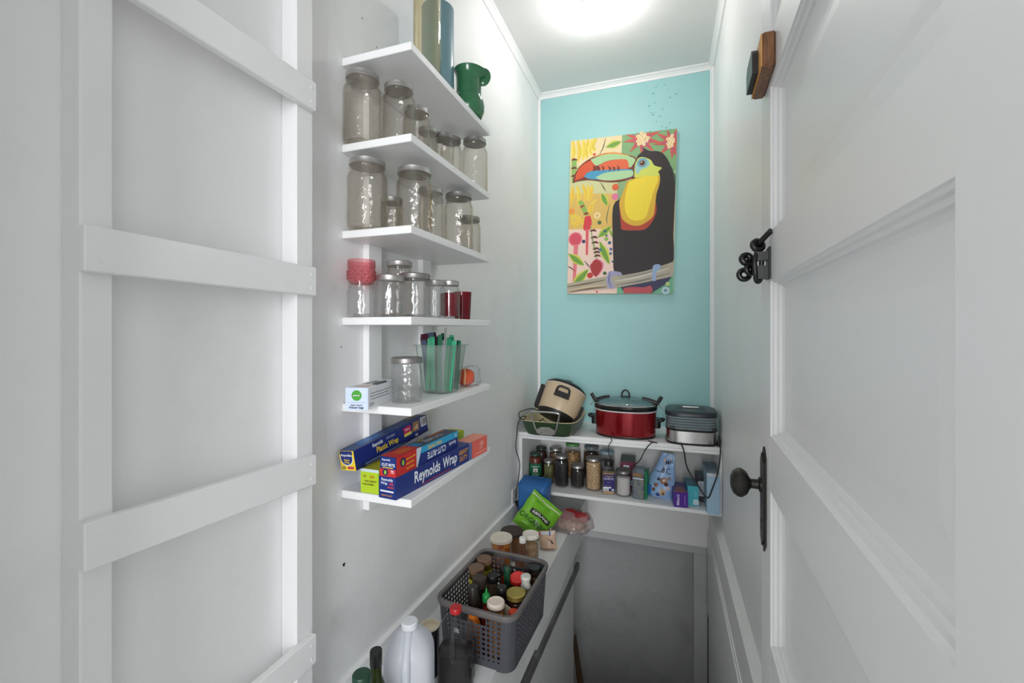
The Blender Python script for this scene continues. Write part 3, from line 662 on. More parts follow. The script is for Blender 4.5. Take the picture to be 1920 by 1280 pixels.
prints(t, N, [('t', 'Reynolds', .026, .046, .0095, RGB(220, 226, 240), 0, True), ('t', 'Wrap', .017, .037, .0085, RGB(220, 226, 240), 0, True), ('t', '150', .038, .0365, .0095, RGB(222, 70, 70), 0, True), ('r', .028, .027, .046, .030, RGB(200, 60, 66)), ('r', .006, .0165, .046, .0205, RGB(225, 228, 236)), ('t', 'HEAVY DUTY', .026, .008, .0055, RGB(214, 150, 60), 0, True)])
prints(t, T, [('r', .352, .0, .467, .052, RGB(236, 150, 128)), ('r', .0, .0, .352, .052, NAVY)])
t, R, N, T = carton('parchment_box', 'lime green box of parchment paper against the wall on lowest shelf', 'box', (-.668, .917, S6 + e), (0, 0, -.015), .055, .468, .060, [LIME, LIME, RGB(190, 190, 50), RGB(70, 120, 180)], 'wrap and paper boxes on the lowest shelf')
prints(t, N, [('r', 0, .053, .055, .060, RGB(200, 215, 225)), ('t', '19', .012, .041, .010, RGB(130, 90, 30), 0, True), ('t', '205', .035, .041, .010, RGB(190, 90, 30), 0, True), ('t', 'PARCHMENT', .031, .030, .0062, RGB(110, 90, 30), 0, True), ('t', 'PARCHEMIN', .024, .022, .0062, RGB(110, 90, 30), 0, True)])
prints(t, T, [('p', [(.30, .012), (.37, .008), (.40, .03), (.34, .046)], RGB(170, 110, 60)), ('r', .39, .006, .45, .05, RGB(196, 196, 60))])
t, R, N, T = carton('wax_paper_box', 'red and blue wax paper box lying upside down on the foil box', 'box', (-.606, .898, S6 + .0550), (0, 0, -.035), .046, .306, .047, [NAVY, NAVY, RGB(60, 70, 92), REDB], 'wrap and paper boxes on the lowest shelf')
prints(t, R, [('r', 0, 0, .085, .047, REDB), ('p', [(.085, 0), (.098, 0), (.118, .047), (.085, .047)], RGB(200, 210, 225)), ('p', [(.090, 0), (.306, 0), (.306, .047), (.110, .047)], NAVY), ('p', [(.104, .030), (.306, .028), (.306, .047), (.112, .047)], CYAN),
    ('t', 'CUT-RITE', .185, .016, .024, RGB(235, 240, 250), math.pi, True, .95), ('t', 'WAX PAPER', .175, .0375, .014, RGB(240, 190, 50), math.pi, True, .95), ('t', 'Reynolds', .272, .018, .014, RGB(225, 232, 245), math.pi, True, .8), ('t', '75', .292, .037, .013, WH, math.pi, True),
    ('c', .026, .030, .011, DNAVY), ('c', .026, .029, .005, RGB(150, 190, 60), .007), ('t', 'microwave safe', .058, .034, .0065, YEL, 0.05, True), ('t', 'quick & easy', .056, .022, .0065, YEL, 0.05, True), ('t', 'easy cleanup', .056, .011, .0065, YEL, 0.05, True)])
prints(t, N, [('r', 0, 0, .046, .018, REDB), ('t', 'Reynolds', .018, .040, .0065, RGB(220, 226, 240), 0, True), ('t', 'CUT-RITE', .024, .028, .0095, WH, 0, True, .95), ('r', .008, .0205, .038, .0225, YEL), ('c', .016, .010, .008, DNAVY), ('c', .016, .010, .0035, RGB(150, 190, 60), .005), ('t', '75', .036, .012, .010, WH, 0, True)])
prints(t, T, [('r', .0, .0, .100, .046, REDB), ('t', 'CUT-RITE', .20, .022, .022, RGB(210, 215, 225), math.pi, True), ('p', [(.1, .004), (.135, .010), (.13, .04), (.1, .044)], RGB(40, 120, 170)), ('t', 'WAX', .16, .038, .012, YEL, math.pi, True), ('r', .20, .034, .29, .046, RGB(170, 110, 70)), ('r', .03, .012, .08, .0135, YEL), ('r', .03, .020, .085, .0215, YEL), ('r', .03, .028, .075, .0295, YEL)])
d = Vector((.028, .305, .0370)); 
t, R, N, T = carton('plastic_wrap_box', 'blue and yellow plastic wrap box tilted up on the parchment box', 'box', (-.716, .892, S6 + .0612), (math.asin(d.z / d.length) * .95, math.radians(-5), -math.atan2(d.x, d.y)), .048, .306, .050, [NAVY, YEL, RGB(26, 62, 120), DNAVY], 'wrap and paper boxes on the lowest shelf')
prints(t, R, [('r', 0, 0, .306, .010, DNAVY), ('t', 'Reynolds', .085, .039, .0135, RGB(230, 236, 246), 0, True, .8), ('t', 'KITCHENS', .137, .040, .0075, RGB(210, 218, 235), 0, False), ('t', 'Plastic Wrap', .122, .0225, .0205, YEL, 0, True, .84), ('r', .192, .026, .226, .044, RGB(190, 40, 90)), ('r', .192, .018, .226, .026, RGB(220, 210, 90)), ('t', 'Built-in', .209, .036, .007, WH, 0, True),
    ('p', [(.228, .020), (.262, .018), (.268, .046), (.236, .048)], RGB(140, 110, 80)), ('p', [(.235, .026), (.258, .024), (.256, .040)], RGB(200, 170, 140)), ('r', .272, .022, .300, .049, RGB(225, 228, 232))] + [('r', .276 + .0028 * k, .025, .2772 + .0028 * k, .046, RGB(40, 40, 50)) for k in range(8)] + [('t', '225', .245, .008, .009, WH, 0, True), ('r', .03, .004, .19, .0052, RGB(120, 140, 180)), ('r', .03, .0065, .17, .0075, RGB(120, 140, 180))])
prints(t, N, [('c', .024, .031, .020, RGB(225, 230, 240), .019), ('c', .024, .032, .0185, NAVY, .0175), ('r', .004, .040, .044, .0495, NAVY), ('t', 'Reynolds', .024, .039, .0085, WH, 0, True), ('t', 'Plastic', .024, .027, .007, YEL, 0, True), ('t', 'Wrap', .024, .021, .007, YEL, 0, True), ('t', '225', .011, .007, .009, DNAVY, 0, True), ('r', .024, .005, .044, .0105, RGB(190, 40, 90))])
prints(t, T, [('p', [(.04, .010), (.12, .014), (.13, .040), (.05, .044)], RGB(36, 110, 180)), ('t', 'Plastic Wrap', .20, .02, .016, RGB(80, 120, 180), 0, True), ('r', .25, .02, .30, .045, RGB(120, 112, 100))])

# ------------------------------------------------------------------ toucan canvas on the teal wall
cv = thing('canvas_painting', 'bright canvas painting of a toucan perched on a branch on teal wall', 'painting', (-0.262, YB - .0005, 0.687), (0, math.radians(1.3), 0))
PW, PH, PD = 0.622, 0.950, 0.030
MB().box(-PW / 2, PW / 2, -PD, 0, -PH / 2, PH / 2, None, None, .002).build('canvas', paint(RGB(226, 214, 180), .8, 0, .05, 200, .15, 900), cv)
def C(x, y):      # measured on a view of the canvas, 914 x 1280, its four corners given
    u = (x - 95) / 735.; top = 162 - 82 * u; bot = 1206 - 6 * u
    return ((min(1, max(0, u)) - .5) * (PW - .002), (.5 - min(1, max(0, (y - top) / (bot - top)))) * (PH - .002))
def P(pts, c): return ('p', [C(*p) for p in pts], c)
def curve(pts, n=5): return [(v.x, v.y) for v in spline([(x, y, 0) for x, y in pts], n)]
def PC(pts, c): return P(curve(pts + [pts[0]])[:-1], c)
def D(x, y, r, c, ry=None): cx, cy = C(x, y); return ('c', cx, cy, r * PW / 735., c, (ry or r) * PW / 735.)
def stroke(pts, wd, c):
    q = curve(pts, 4); out = []; N = len(q)
    for i in range(N):
        a, b = q[max(0, i - 1)], q[min(N - 1, i + 1)]; dx, dy = b[0] - a[0], b[1] - a[1]; l = math.hypot(dx, dy) or 1
        ww = wd * (1 - .6 * abs(2 * i / (N - 1) - 1)); out.append((q[i][0] - dy / l * ww, q[i][1] + dx / l * ww))
    for i in reversed(range(N)):
        a, b = q[max(0, i - 1)], q[min(N - 1, i + 1)]; dx, dy = b[0] - a[0], b[1] - a[1]; l = math.hypot(dx, dy) or 1
        ww = wd * (1 - .6 * abs(2 * i / (N - 1) - 1)); out.append((q[i][0] + dy / l * ww, q[i][1] - dx / l * ww))
    return P(out, c)
y1c, y2c, oran, coral = RGB(232, 204, 80), RGB(214, 176, 56), RGB(226, 128, 66), RGB(206, 84, 70)
grn, lgr, dgr, navy, pink = RGB(110, 158, 60), RGB(180, 200, 130), RGB(92, 140, 92), RGB(44, 46, 92), RGB(222, 120, 150)
blk_, red_, cream = RGB(38, 30, 30), RGB(168, 46, 44), RGB(240, 214, 158)
A = [P([(95, 60), (840, 60), (840, 1210), (95, 1210)], RGB(232, 206, 164)), P([(95, 60), (465, 60), (465, 330), (95, 330)], RGB(236, 214, 166)), P([(465, 60), (840, 60), (840, 480), (465, 480)], RGB(128, 168, 116)),
     P([(95, 330), (560, 330), (520, 530), (95, 530)], RGB(206, 204, 150)), P([(95, 520), (465, 520), (465, 765), (95, 765)], RGB(222, 182, 96)), P([(95, 765), (450, 760), (450, 1210), (95, 1210)], RGB(240, 208, 192)), P([(455, 1080), (840, 1050), (840, 1210), (455, 1210)], RGB(112, 178, 142)), P([(440, 430), (520, 430), (500, 560), (440, 560)], RGB(136, 168, 120))]
for k, (x, y, l, b) in enumerate([(110, 180, 118, 10), (150, 185, 118, 14), (190, 180, 110, 4), (225, 178, 100, -14), (260, 176, 84, -24), (285, 168, 60, -30)]):
    A += [stroke([(x, y - 30), (x + b, y + l * .45), (x + b * .2, y + l)], 19, y1c if k % 2 else RGB(240, 214, 96)), stroke([(x + 5, y - 20), (x + b + 5, y + l * .45), (x + b * .2, y + l * .9)], 3, y2c)]
for k, (x, y, dx, dy) in enumerate([(118, 470, -8, 120), (150, 468, 10, 130), (190, 460, 20, 110), (228, 460, 6, 110), (262, 465, -20, 110), (292, 560, -50, 100), (250, 590, -4, 70), (120, 660, 46, 70), (150, 690, 50, 50), (110, 620, 10, 110), (196, 700, -60, 50)]):
    A += [stroke([(x, y), (x + dx * .9 + 8, y + dy * .5), (x + dx, y + dy)], 17, y1c if k % 2 else RGB(236, 196, 70)), stroke([(x + 4, y + 6), (x + dx * .9 + 13, y + dy * .5), (x + dx, y + dy * .94)], 2.5, y2c)]
A += [P([(105, 290), (145, 285), (142, 440), (112, 450)], RGB(140, 176, 92))] + [stroke([(104, yy), (125, yy - 6), (148, yy - 2)], 8, RGB(110, 48, 40)) for yy in (292, 350, 404)]
A += [PC([(160, 575), (195, 572), (235, 650), (212, 668)], RGB(140, 180, 84)), stroke([(178, 618), (192, 606), (208, 604)], 8, red_), stroke([(204, 662), (222, 656), (242, 656)], 9, RGB(140, 60, 40))]
A += [PC([(212, 680), (250, 672), (264, 720), (248, 770), (205, 764)], RGB(212, 58, 66)), P([(222, 760), (244, 760), (242, 940), (226, 940)], RGB(220, 90, 96)), D(147, 832, 50, RGB(224, 96, 112)), D(147, 832, 38, RGB(212, 74, 94)), P([(136, 870), (170, 870), (158, 1100), (134, 1160)], RGB(226, 120, 126))]
A += [stroke([(258, 740), (272, 830), (300, 940), (312, 990)], 7, RGB(150, 170, 110))] + [stroke([(260 + (yy - 770) * .2 - 10, yy), (278 + (yy - 770) * .2, yy - 8), (298 + (yy - 770) * .2, yy)], 8, RGB(96, 40, 40)) for yy in (778, 824, 860, 902, 926, 950)]
def leaf(a, b, wd, c1, c2):
    mx, my = (a[0] + b[0]) / 2, (a[1] + b[1]) / 2; dx, dy = b[0] - a[0], b[1] - a[1]; l = math.hypot(dx, dy); nx, ny = -dy / l * wd, dx / l * wd
    return [PC([a, (mx + nx, my + ny), b, (mx - nx, my - ny)], c2), PC([a, (mx + nx * .66, my + ny * .66), b, (mx - nx * .5, my - ny * .5)], c1)]
for a, b, wd in [((330, 515), (372, 600), 26), ((308, 822), (402, 745), 28), ((322, 842), (396, 1000), 30), ((95, 930), (214, 1010), 30), ((122, 1170), (246, 1040), 34), ((350, 205), (460, 165), 26), ((394, 760), (416, 820), 10)]: A += leaf(a, b, wd, grn, RGB(206, 202, 80))
A += [stroke([(322, 445), (345, 480), (360, 505)], 4, RGB(70, 90, 60)), stroke([(390, 590), (370, 690), (378, 725)], 3.5, RGB(80, 100, 70)), stroke([(350, 140), (336, 200), (312, 250)], 3.5, RGB(60, 70, 50)), stroke([(216, 980), (240, 1005), (258, 1030)], 4, RGB(60, 60, 60)), stroke([(95, 1018), (120, 1030), (150, 1050)], 4, RGB(50, 50, 50))]
A += [PC([(256, 1010), (300, 966), (352, 990), (350, 1040), (306, 1090), (270, 1058)], pink), PC([(260, 1012), (300, 972), (342, 996), (340, 1040), (304, 1086), (272, 1054)], red_)]
A += [D(x, y, r, c) for x, y, r, c in [(427, 476, 24, RGB(218, 96, 52)), (426, 541, 24, pink), (115, 642, 22, RGB(230, 148, 66)), (303, 669, 24, cream), (303, 669, 11, RGB(216, 180, 100)), (320, 718, 14, RGB(70, 104, 62)), (209, 848, 13, navy), (371, 830, 15, RGB(140, 178, 80)), (395, 856, 12, RGB(50, 96, 120)), (261, 1080, 21, RGB(196, 60, 44)), (366, 1065, 13, RGB(60, 100, 60)), (272, 252, 10, coral), (360, 775, 9, RGB(60, 80, 130)), (372, 806, 8, RGB(60, 80, 130)), (406, 900, 10, RGB(60, 100, 150)), (404, 930, 10, RGB(70, 110, 150)), (420, 985, 8, RGB(70, 110, 150)), (330, 905, 11, RGB(60, 120, 140)), (260, 1160, 5, red_), (313, 1192, 8, coral)]]
for (cx, cy, R_) in [(605, 150, 1.0), (806, 170, 1.0)]:
    for k in range(9):
        a = 2 * math.pi * k / 9 + .2; ex, ey = cx + 135 * R_ * math.cos(a), cy + 120 * math.sin(a); nx, ny = -math.sin(a) * 26, math.cos(a) * 26
        A += [P([(cx + nx, cy + ny), (ex, ey), (cx - nx, cy - ny)], coral), P([(cx + nx * .3, cy + ny * .3), (cx + (ex - cx) * .7, cy + (ey - cy) * .7), (cx - nx * .3, cy - ny * .3)], RGB(140, 84, 150))]
    for q in range(16):
        a = q * 2.4; rr = 11 * math.sqrt(q)
        if cx + rr * math.cos(a) > 815: continue
        A += [D(cx + rr * math.cos(a), cy + rr * math.sin(a), 12, RGB(242, 218, 170)), D(cx + rr * math.cos(a), cy + rr * math.sin(a), 4, RGB(200, 150, 90))]
A += [D(810, 380, 16, RGB(236, 230, 214)), PC([(800, 330), (835, 420), (832, 470), (808, 420)], RGB(60, 96, 66))]
# the bird
A += [PC([(575, 262), (612, 228), (606, 208), (660, 232), (700, 232), (745, 250), (790, 320), (826, 450), (826, 640), (824, 800), (822, 1000), (700, 1070), (560, 1085), (440, 1060), (424, 960), (414, 780), (411, 640), (428, 580), (470, 545), (540, 420)], blk_)]
A += [PC([(455, 580), (470, 720), (480, 765), (560, 772), (640, 762), (690, 700), (710, 630), (690, 560), (600, 560)], RGB(176, 62, 42))]
yl = [(505, 440), (478, 520), (458, 580), (470, 660), (486, 700), (540, 735), (600, 738), (650, 712), (690, 672), (700, 600), (708, 520), (722, 470), (728, 410), (700, 370), (640, 380), (570, 410)]
A += [PC(yl, RGB(214, 172, 48)), PC([(520, 440), (500, 520), (496, 620), (530, 690), (590, 704), (640, 680), (664, 600), (690, 500), (716, 420), (690, 390), (600, 410)], RGB(240, 212, 56))]
A += [PC([(560, 300), (600, 272), (660, 290), (690, 330), (738, 346), (716, 372), (722, 400), (640, 402), (560, 410), (548, 360)], RGB(208, 214, 92)), PC([(566, 320), (590, 282), (640, 286), (660, 320), (636, 346), (600, 360), (576, 390), (560, 350)], RGB(150, 196, 190)), D(608, 310, 34, RGB(110, 160, 170)), D(608, 313, 19, RGB(120, 70, 40)), D(608, 313, 10, RGB(20, 16, 14)), D(603, 308, 4, RGB(240, 240, 240))]
A += [PC([(120, 448), (124, 410), (165, 338), (240, 282), (330, 248), (420, 240), (510, 256), (572, 284), (552, 330), (552, 404), (520, 424), (430, 442), (330, 438), (240, 428), (160, 436)], RGB(120, 46, 30)),
      PC([(134, 432), (150, 372), (190, 325), (260, 290), (290, 310), (270, 350), (230, 390), (170, 420)], RGB(214, 84, 46)),
      PC([(245, 288), (340, 256), (430, 248), (510, 264), (560, 288), (540, 330), (520, 340), (450, 290), (360, 300), (290, 330)], RGB(170, 206, 150)),
      PC([(300, 336), (350, 305), (430, 288), (500, 290), (516, 330), (510, 352), (420, 352), (330, 362)], RGB(220, 98, 56)),
      PC([(200, 404), (235, 372), (300, 362), (420, 356), (510, 354), (546, 362), (548, 396), (510, 414), (420, 428), (320, 426), (240, 420)], RGB(70, 150, 184)),
      PC([(284, 410), (350, 380), (450, 366), (540, 364), (546, 396), (508, 414), (420, 430), (330, 428)], RGB(172, 208, 158)),
      stroke([(262, 270), (400, 244), (520, 262)], 6, RGB(228, 150, 70))]
A += [P([(x, 372), (x - 12, 340 - (x % 3) * 8), (x + 10, 345)], RGB(110, 44, 28)) for x in (275, 308, 338, 385, 415, 446)] + [stroke([(572, 284), (552, 330), (554, 400)], 6, RGB(96, 40, 30))]
A += [P([(480, 1160), (824, 1080), (790, 1130), (690, 1204), (510, 1204)], RGB(50, 52, 84)), PC([(500, 1165), (560, 1158), (640, 1160), (684, 1150), (690, 1196), (600, 1204), (510, 1204)], RGB(186, 76, 84))]
A += [P(curve([(88, 1140), (200, 1118), (380, 1086), (480, 1080), (640, 1050), (760, 1010), (828, 985)]) + curve([(828, 1085), (720, 1110), (600, 1136), (430, 1166), (260, 1180), (88, 1204)]), RGB(176, 166, 146))]
A += [stroke(p, 6, c) for p, c in [([(95, 1160), (220, 1140), (370, 1110)], RGB(120, 92, 70)), ([(95, 1185), (240, 1160), (380, 1140)], RGB(206, 184, 150)), ([(440, 1120), (600, 1090), (800, 1030)], RGB(206, 204, 192)), ([(450, 1145), (620, 1115), (810, 1062)], RGB(120, 120, 116)), ([(120, 1194), (260, 1172), (380, 1158)], RGB(120, 92, 70)), ([(470, 1098), (640, 1066), (790, 1015)], RGB(140, 138, 130))]]
A += [PC([(380, 1090), (400, 1052), (470, 1056), (486, 1078), (430, 1082), (412, 1110), (440, 1160), (404, 1170), (384, 1140)], RGB(160, 156, 190)), PC([(690, 1050), (700, 1010), (738, 1004), (748, 1030), (722, 1050), (716, 1112), (694, 1110)], RGB(150, 170, 206)), stroke([(404, 1060), (396, 1110), (412, 1160)], 4, RGB(90, 90, 130)), D(782, 1182, 26, RGB(190, 214, 220)), D(782, 1182, 12, RGB(110, 150, 170)), D(794, 1136, 14, RGB(190, 206, 130))]
prints(cv, frame((0, -PD, 0), (1, 0, 0), (0, 0, 1)), A, None, 'painted_picture', .55, .000015, .0003)

# ------------------------------------------------------------------ shelving across the end of the stairwell
YS, ZU, ZL = 2.33, -0.572, -0.885
su = thing('end_shelf_unit', 'white two tier shelf across the stairwell under the teal wall', 'shelves', (0, 2.5, ZL))
def us(o): o.parent = su; o.location = -Vector(su.location); return o
us(MB().box(XW + .001, XR - .001, YS, YB - .0005, ZU - .020, ZU, None, None, .002).build('shelf_board', M_SHELF))
us(MB().box(XW + .001, XR - .001, YS, YB - .0005, ZL - .018, ZL, None, None, .002).build('shelf_board', M_SHELF))
us(MB().box(XW + .001, XR - .001, YS - .006, YS + .014, ZU - .034, ZU - .0205, None, None, .003).build('edge_moulding', M_TRIM))
us(MB().box(XW + .001, XW + .022, YS, YB - .03, ZL + .0005, ZU - .0345, None, None, .001).build('side_panel', M_SHELF))
us(MB().box(XR - .014, XR - .001, YS, YB - .03, ZL + .0005, ZU - .0345, None, None, .001).build('side_panel', M_SHELF))

# roasting pan with a tipped slow cooker in it
pan_ = thing('roasting_pan', 'dark green roasting pan with cream inside and steel end handles', 'roasting pan', (-.598, 2.455, ZU + .0003))
n_ = 5.5
prf = [(0, .122, .172), (.004, .130, .180), (.030, .142, .192), (.075, .152, .204), (.079, .156, .208)]
MB().rings([srng(z, a, b, n_, 56) for z, a, b in prf] + [srng(.0795, .1545, .2065, n_, 56)], cap1=False).build('outside', paint(RGB(52, 72, 48), .3, 0, .12, 30), pan_, 40)
MB().rings([srng(.0796, .1568, .2088, n_, 56), srng(.082, .1570, .2090, n_, 56), srng(.082, .1515, .2035, n_, 56), srng(.074, .1500, .2015, n_, 56), srng(.008, .128, .178, n_, 56), srng(.006, .118, .166, n_, 56)], cap0=False).build('cream_lining', paint(RGB(222, 206, 168), .3, 0, .05), pan_, 40)
for sg in (-1, 1):
    hp = spline([(-.046, -.203, .026), (-.058, -.209, .052), (-.074, -.222, .116), (-.070, -.228, .134), (0, -.229, .138), (.070, -.228, .134), (.074, -.222, .116), (.058, -.209, .052), (.046, -.203, .026)], 6)
    if sg > 0: hp = [Vector((p.x, -p.y, p.z)) for p in hp]
    h = MB().tube(hp, .0052, None, 10).build('handle', STEEL, pan_, 60)
    pl = [(-.052, .024), (-.045, .045), (-.02, .058), (.02, .058), (.045, .045), (.052, .024), (.03, .012), (-.03, .012)]
    fr_ = frame((0, -.2025, 0), (1, 0, 0), (0, .28, 1)) if sg < 0 else frame((0, .2025, 0), (-1, 0, 0), (0, -.28, 1))
    fr_ = frame((0, -.197, 0), (1, 0, 0), (0, -.2, 1)) if sg < 0 else frame((0, .197, 0), (-1, 0, 0), (0, .2, 1))
    MB().prism([(x, y) for x, y in pl][::-1], 0, .004, None, fr_).build('handle_plate', TIN, h)
    if sg < 0:
        for rx, rz in ((-.026, .026), (0, .044), (.026, .026)):
            MB().lathe([(.0055, .004), (.0045, .0065), (0, .0075)], None, fr_ @ Matrix.Translation((rx, rz, 0)), 12).build('rivet', STEEL, h, 50)
BEI = paint(RGB(204, 180, 150), .35, 0, .04, 20)
bc = thing('beige_slow_cooker', 'beige round slow cooker with black lid tipped over in roasting pan', 'slow cooker', (-.590, 2.415, ZU + .070), (math.radians(-24), math.radians(23), math.radians(14)))
bc.scale = (1.06,) * 3
MB().lathe([(.080, 0), (.096, .003), (.102, .014), (.104, .022)], None, None, 48).build('base', BLACK, bc, 40)
MB().lathe([(.1045, .022), (.107, .030), (.1135, .145), (.114, .156), (.111, .158)], None, None, 48).build('body', BEI, bc, 40)
MB().lathe([(.114, .1565), (.117, .160), (.117, .164), (.112, .166)], None, None, 48).build('rim', paint(RGB(214, 196, 176), .3), bc, 40)
MB().lathe([(.112, .166), (.114, .170), (.112, .176), (.095, .190), (.060, .203), (.035, .207), (.033, .214), (.020, .222), (0, .224)], None, None, 48).build('lid', BLACKG, bc, 40)
for a, nm in ((-100, 0), (80, 1), (-10, 2), (170, 3)):
    Mh = Matrix.Rotation(math.radians(a), 4, 'Z')
    h = MB(); h.tube(spline([(.112, -.034, .108), (.124, -.032, .125), (.127, -.024, .137), (.128, 0, .139), (.127, .024, .137), (.124, .032, .125), (.112, .034, .108)], 5), .006, None, 8, Mh)
    h.rings([[tuple(Mh @ Vector((.1095 + q * .012, y, .103 + z))) for y, z in ((-.042 + q * .004, -.016), (.042 - q * .004, -.016), (.040, .012), (-.040, .012))] for q in (0, 1)])
    if nm in (0, 1): h.build('handle', BLACK, bc, 50)
    elif nm == 2:
        MB().rings([[tuple(Mh @ Vector((.1062 + q * .014 + z * .05, y, .03 + z))) for y, z in ((-.028, 0), (.028, 0), (.024, .075), (-.024, .075))] for q in (0, 1)]).build('control_panel', BLACK, bc)
    else:
        MB().rings([[tuple(Mh @ Vector((.1062 + q * .020 + z * .05, y, .025 + z))) for y, z in ((-.034, 0), (.034, 0), (.03, .12), (-.03, .12))] for q in (0, 1)]).build('back_panel', BLACK, bc)
rk = thing('roasting_rack', 'black wire roasting rack lying in the green pan', 'rack', (-.598, 2.47, ZU + .031))
for k in range(6):
    yy = -.15 + .05 * k
    MB().tube(spline([(-.11, yy, .0), (-.07, yy, -.020), (.07, yy, -.020), (.112, yy, .010), (.130, yy, .050), (.138, yy + .006, .062), (.132, yy + .012, .050)], 5), .002, None, 6).build('wire', BLACK, rk, 60)
for sx in (-1, 1): MB().tube([(sx * .105, -.165, -.002), (sx * .105, .12, -.002)], .0025, None, 6).build('side_wire', BLACK, rk, 60)

# red oval slow cooker with glass lid and clips
rc = thing('red_slow_cooker', 'deep red oval slow cooker with glass lid and black clips', 'slow cooker', (-.208, 2.462, ZU + .0003), (0, 0, math.radians(-2)))
ax_, ay_ = .160, .120
MB().rings([srng(z, ax_ * k, ay_ * k, 2.3, 64) for k, z in ((.90, 0), (.965, .002), (.975, .008), (.965, .012))]).build('base', BLACK, rc, 40)
REDM = paint(RGB(160, 26, 36), .16, .6, .05, 20, coat=.6)
MB().rings([srng(z, ax_ * k, ay_ * k, 2.3, 64) for k, z in ((.970, .0121), (.985, .020), (1.0, .130), (1.005, .136))]).build('body', REDM, rc, 40)
MB().rings([srng(z, ax_ * k, ay_ * k, 2.3, 64) for k, z in ((1.005, .136), (1.02, .138), (1.02, .1415), (1.0, .143))]).build('white_band', paint(RGB(225, 225, 228), .3), rc, 40)
MB().rings([srng(z, ax_ * k, ay_ * k, 2.3, 64) for k, z in ((1.0, .143), (1.025, .146), (1.035, .156), (1.03, .163), (1.0, .165), (.93, .160))]).build('crock', BLACKG, rc, 40)
lid = MB().rings([srng(z, ax_ * k, ay_ * k, 2.25, 64) for k, z in ((.985, .165), (.98, .170), (.88, .182), (.70, .193), (.40, .201), (.12, .204))]).build('glass_lid', glass((.55, .68, .70), .05, 1.9, 0, 90, .22, (.35, .55, .58)), rc, 50)
MB().rings([srng(z, ax_ * k, ay_ * k, 2.25, 64) for k, z in ((1.0, .1652), (1.005, .168), (.985, .1725), (.965, .172))], cap1=False).build('lid_rim', STEEL, lid, 40)
kb = MB(); kb.lathe([(.028, .2035), (.026, .207), (.014, .209), (0, .2095)], None, None, 24); kb.tube(spline([(-.020, 0, .207), (-.019, 0, .222), (-.010, 0, .236), (0, 0, .240), (.010, 0, .236), (.019, 0, .222), (.020, 0, .207)], 5), .0045, None, 8); kb.build('lid_knob', BLACK, lid, 50)
for sg in (-1, 1):
    h = MB(); h.rings([srng(z, .020, .036, 3, 16, sg * (ax_ * .985 + .004)) for z in (.052, .056, .094, .098)])
    h.tube(spline([(sg * (ax_ - .002), -.026, .085), (sg * (ax_ + .030), -.022, .093), (sg * (ax_ + .036), 0, .095), (sg * (ax_ + .030), .022, .093), (sg * (ax_ - .002), .026, .085)], 5), .008, None, 8); h.build('side_handle', BLACK, rc, 50)
    c_ = MB(); c_.tube(spline([(sg * .085, 0, .196), (sg * .12, 0, .190), (sg * .158, 0, .178), (sg * .166, 0, .182)], 5), .008, None, 8, None, False, 1.6); c_.tube([(sg * .164, 0, .180), (sg * .172, 0, .190), (sg * .186, 0, .214)], .0055, None, 8, None, False, 1.8)
    cl = c_.build('lid_clip', BLACK, rc, 50)
    MB().tube([(sg * .164, -.008, .178), (sg * .190, -.010, .150), (sg * .195, -.006, .148), (sg * .168, -.002, .176)], .0012, None, 6).build('clip_wire', STEEL, cl)

# food steamer with clear tiers
fs = thing('food_steamer', 'food steamer with steel base, clear stacked tiers and black lid', 'steamer', (.118, 2.442, ZU + .0003))
q_ = 4.0
MB().rings([srng(z, a, b, q_, 48) for z, a, b in ((0, .116, .110), (.004, .121, .115), (.010, .122, .116), (.010, .117, .111))]).build('foot', BLACK, fs, 40)
MB().rings([srng(z, a, b, q_, 48) for z, a, b in ((.010, .1185, .1125), (.066, .1185, .1125))]).build('steel_base', STEEL, fs, 40)
MB().rings([srng(z, a, b, q_, 48) for z, a, b in ((.066, .120, .114), (.070, .121, .115), (.074, .119, .113))]).build('seal_ring', BLACK, fs, 40)
TIER = glass((.85, .86, .88), .05, 1.5, .2, 30, .30, (.55, .58, .62))
for k in range(5):
    z0 = .0743 + .0128 * k
    MB().rings([srng(z0 + z, a, b, q_, 48) for z, a, b in ((0, .1165, .1105), (.002, .1195, .1135), (.0110, .1205, .1145), (.0120, .1175, .1115))]).build('clear_tier', TIER, fs, 40)
for sx, sy in ((-.09, -.113), (.105, -.109)): MB().box(sx - .012, sx + .012, sy - .004, sy + .002, .076, .089, None, None, .001).build('clip', BLACK, fs)
ld = MB().rings([srng(z, a, b, q_, 48) for z, a, b in ((.139, .121, .115), (.1395, .1235, .1175), (.156, .1235, .1175), (.162, .119, .113), (.164, .110, .104))]).build('lid', paint(RGB(38, 44, 50), .35), fs, 40)
MB().box(-.070, .070, -.030, .045, .1643, .1655, None, None, .0005).build('lid_recess', BLACK, ld)
MB().box(-.040, .040, -.006, .010, .1655, .1735, None, None, .003).build('lid_handle', STEEL, ld)

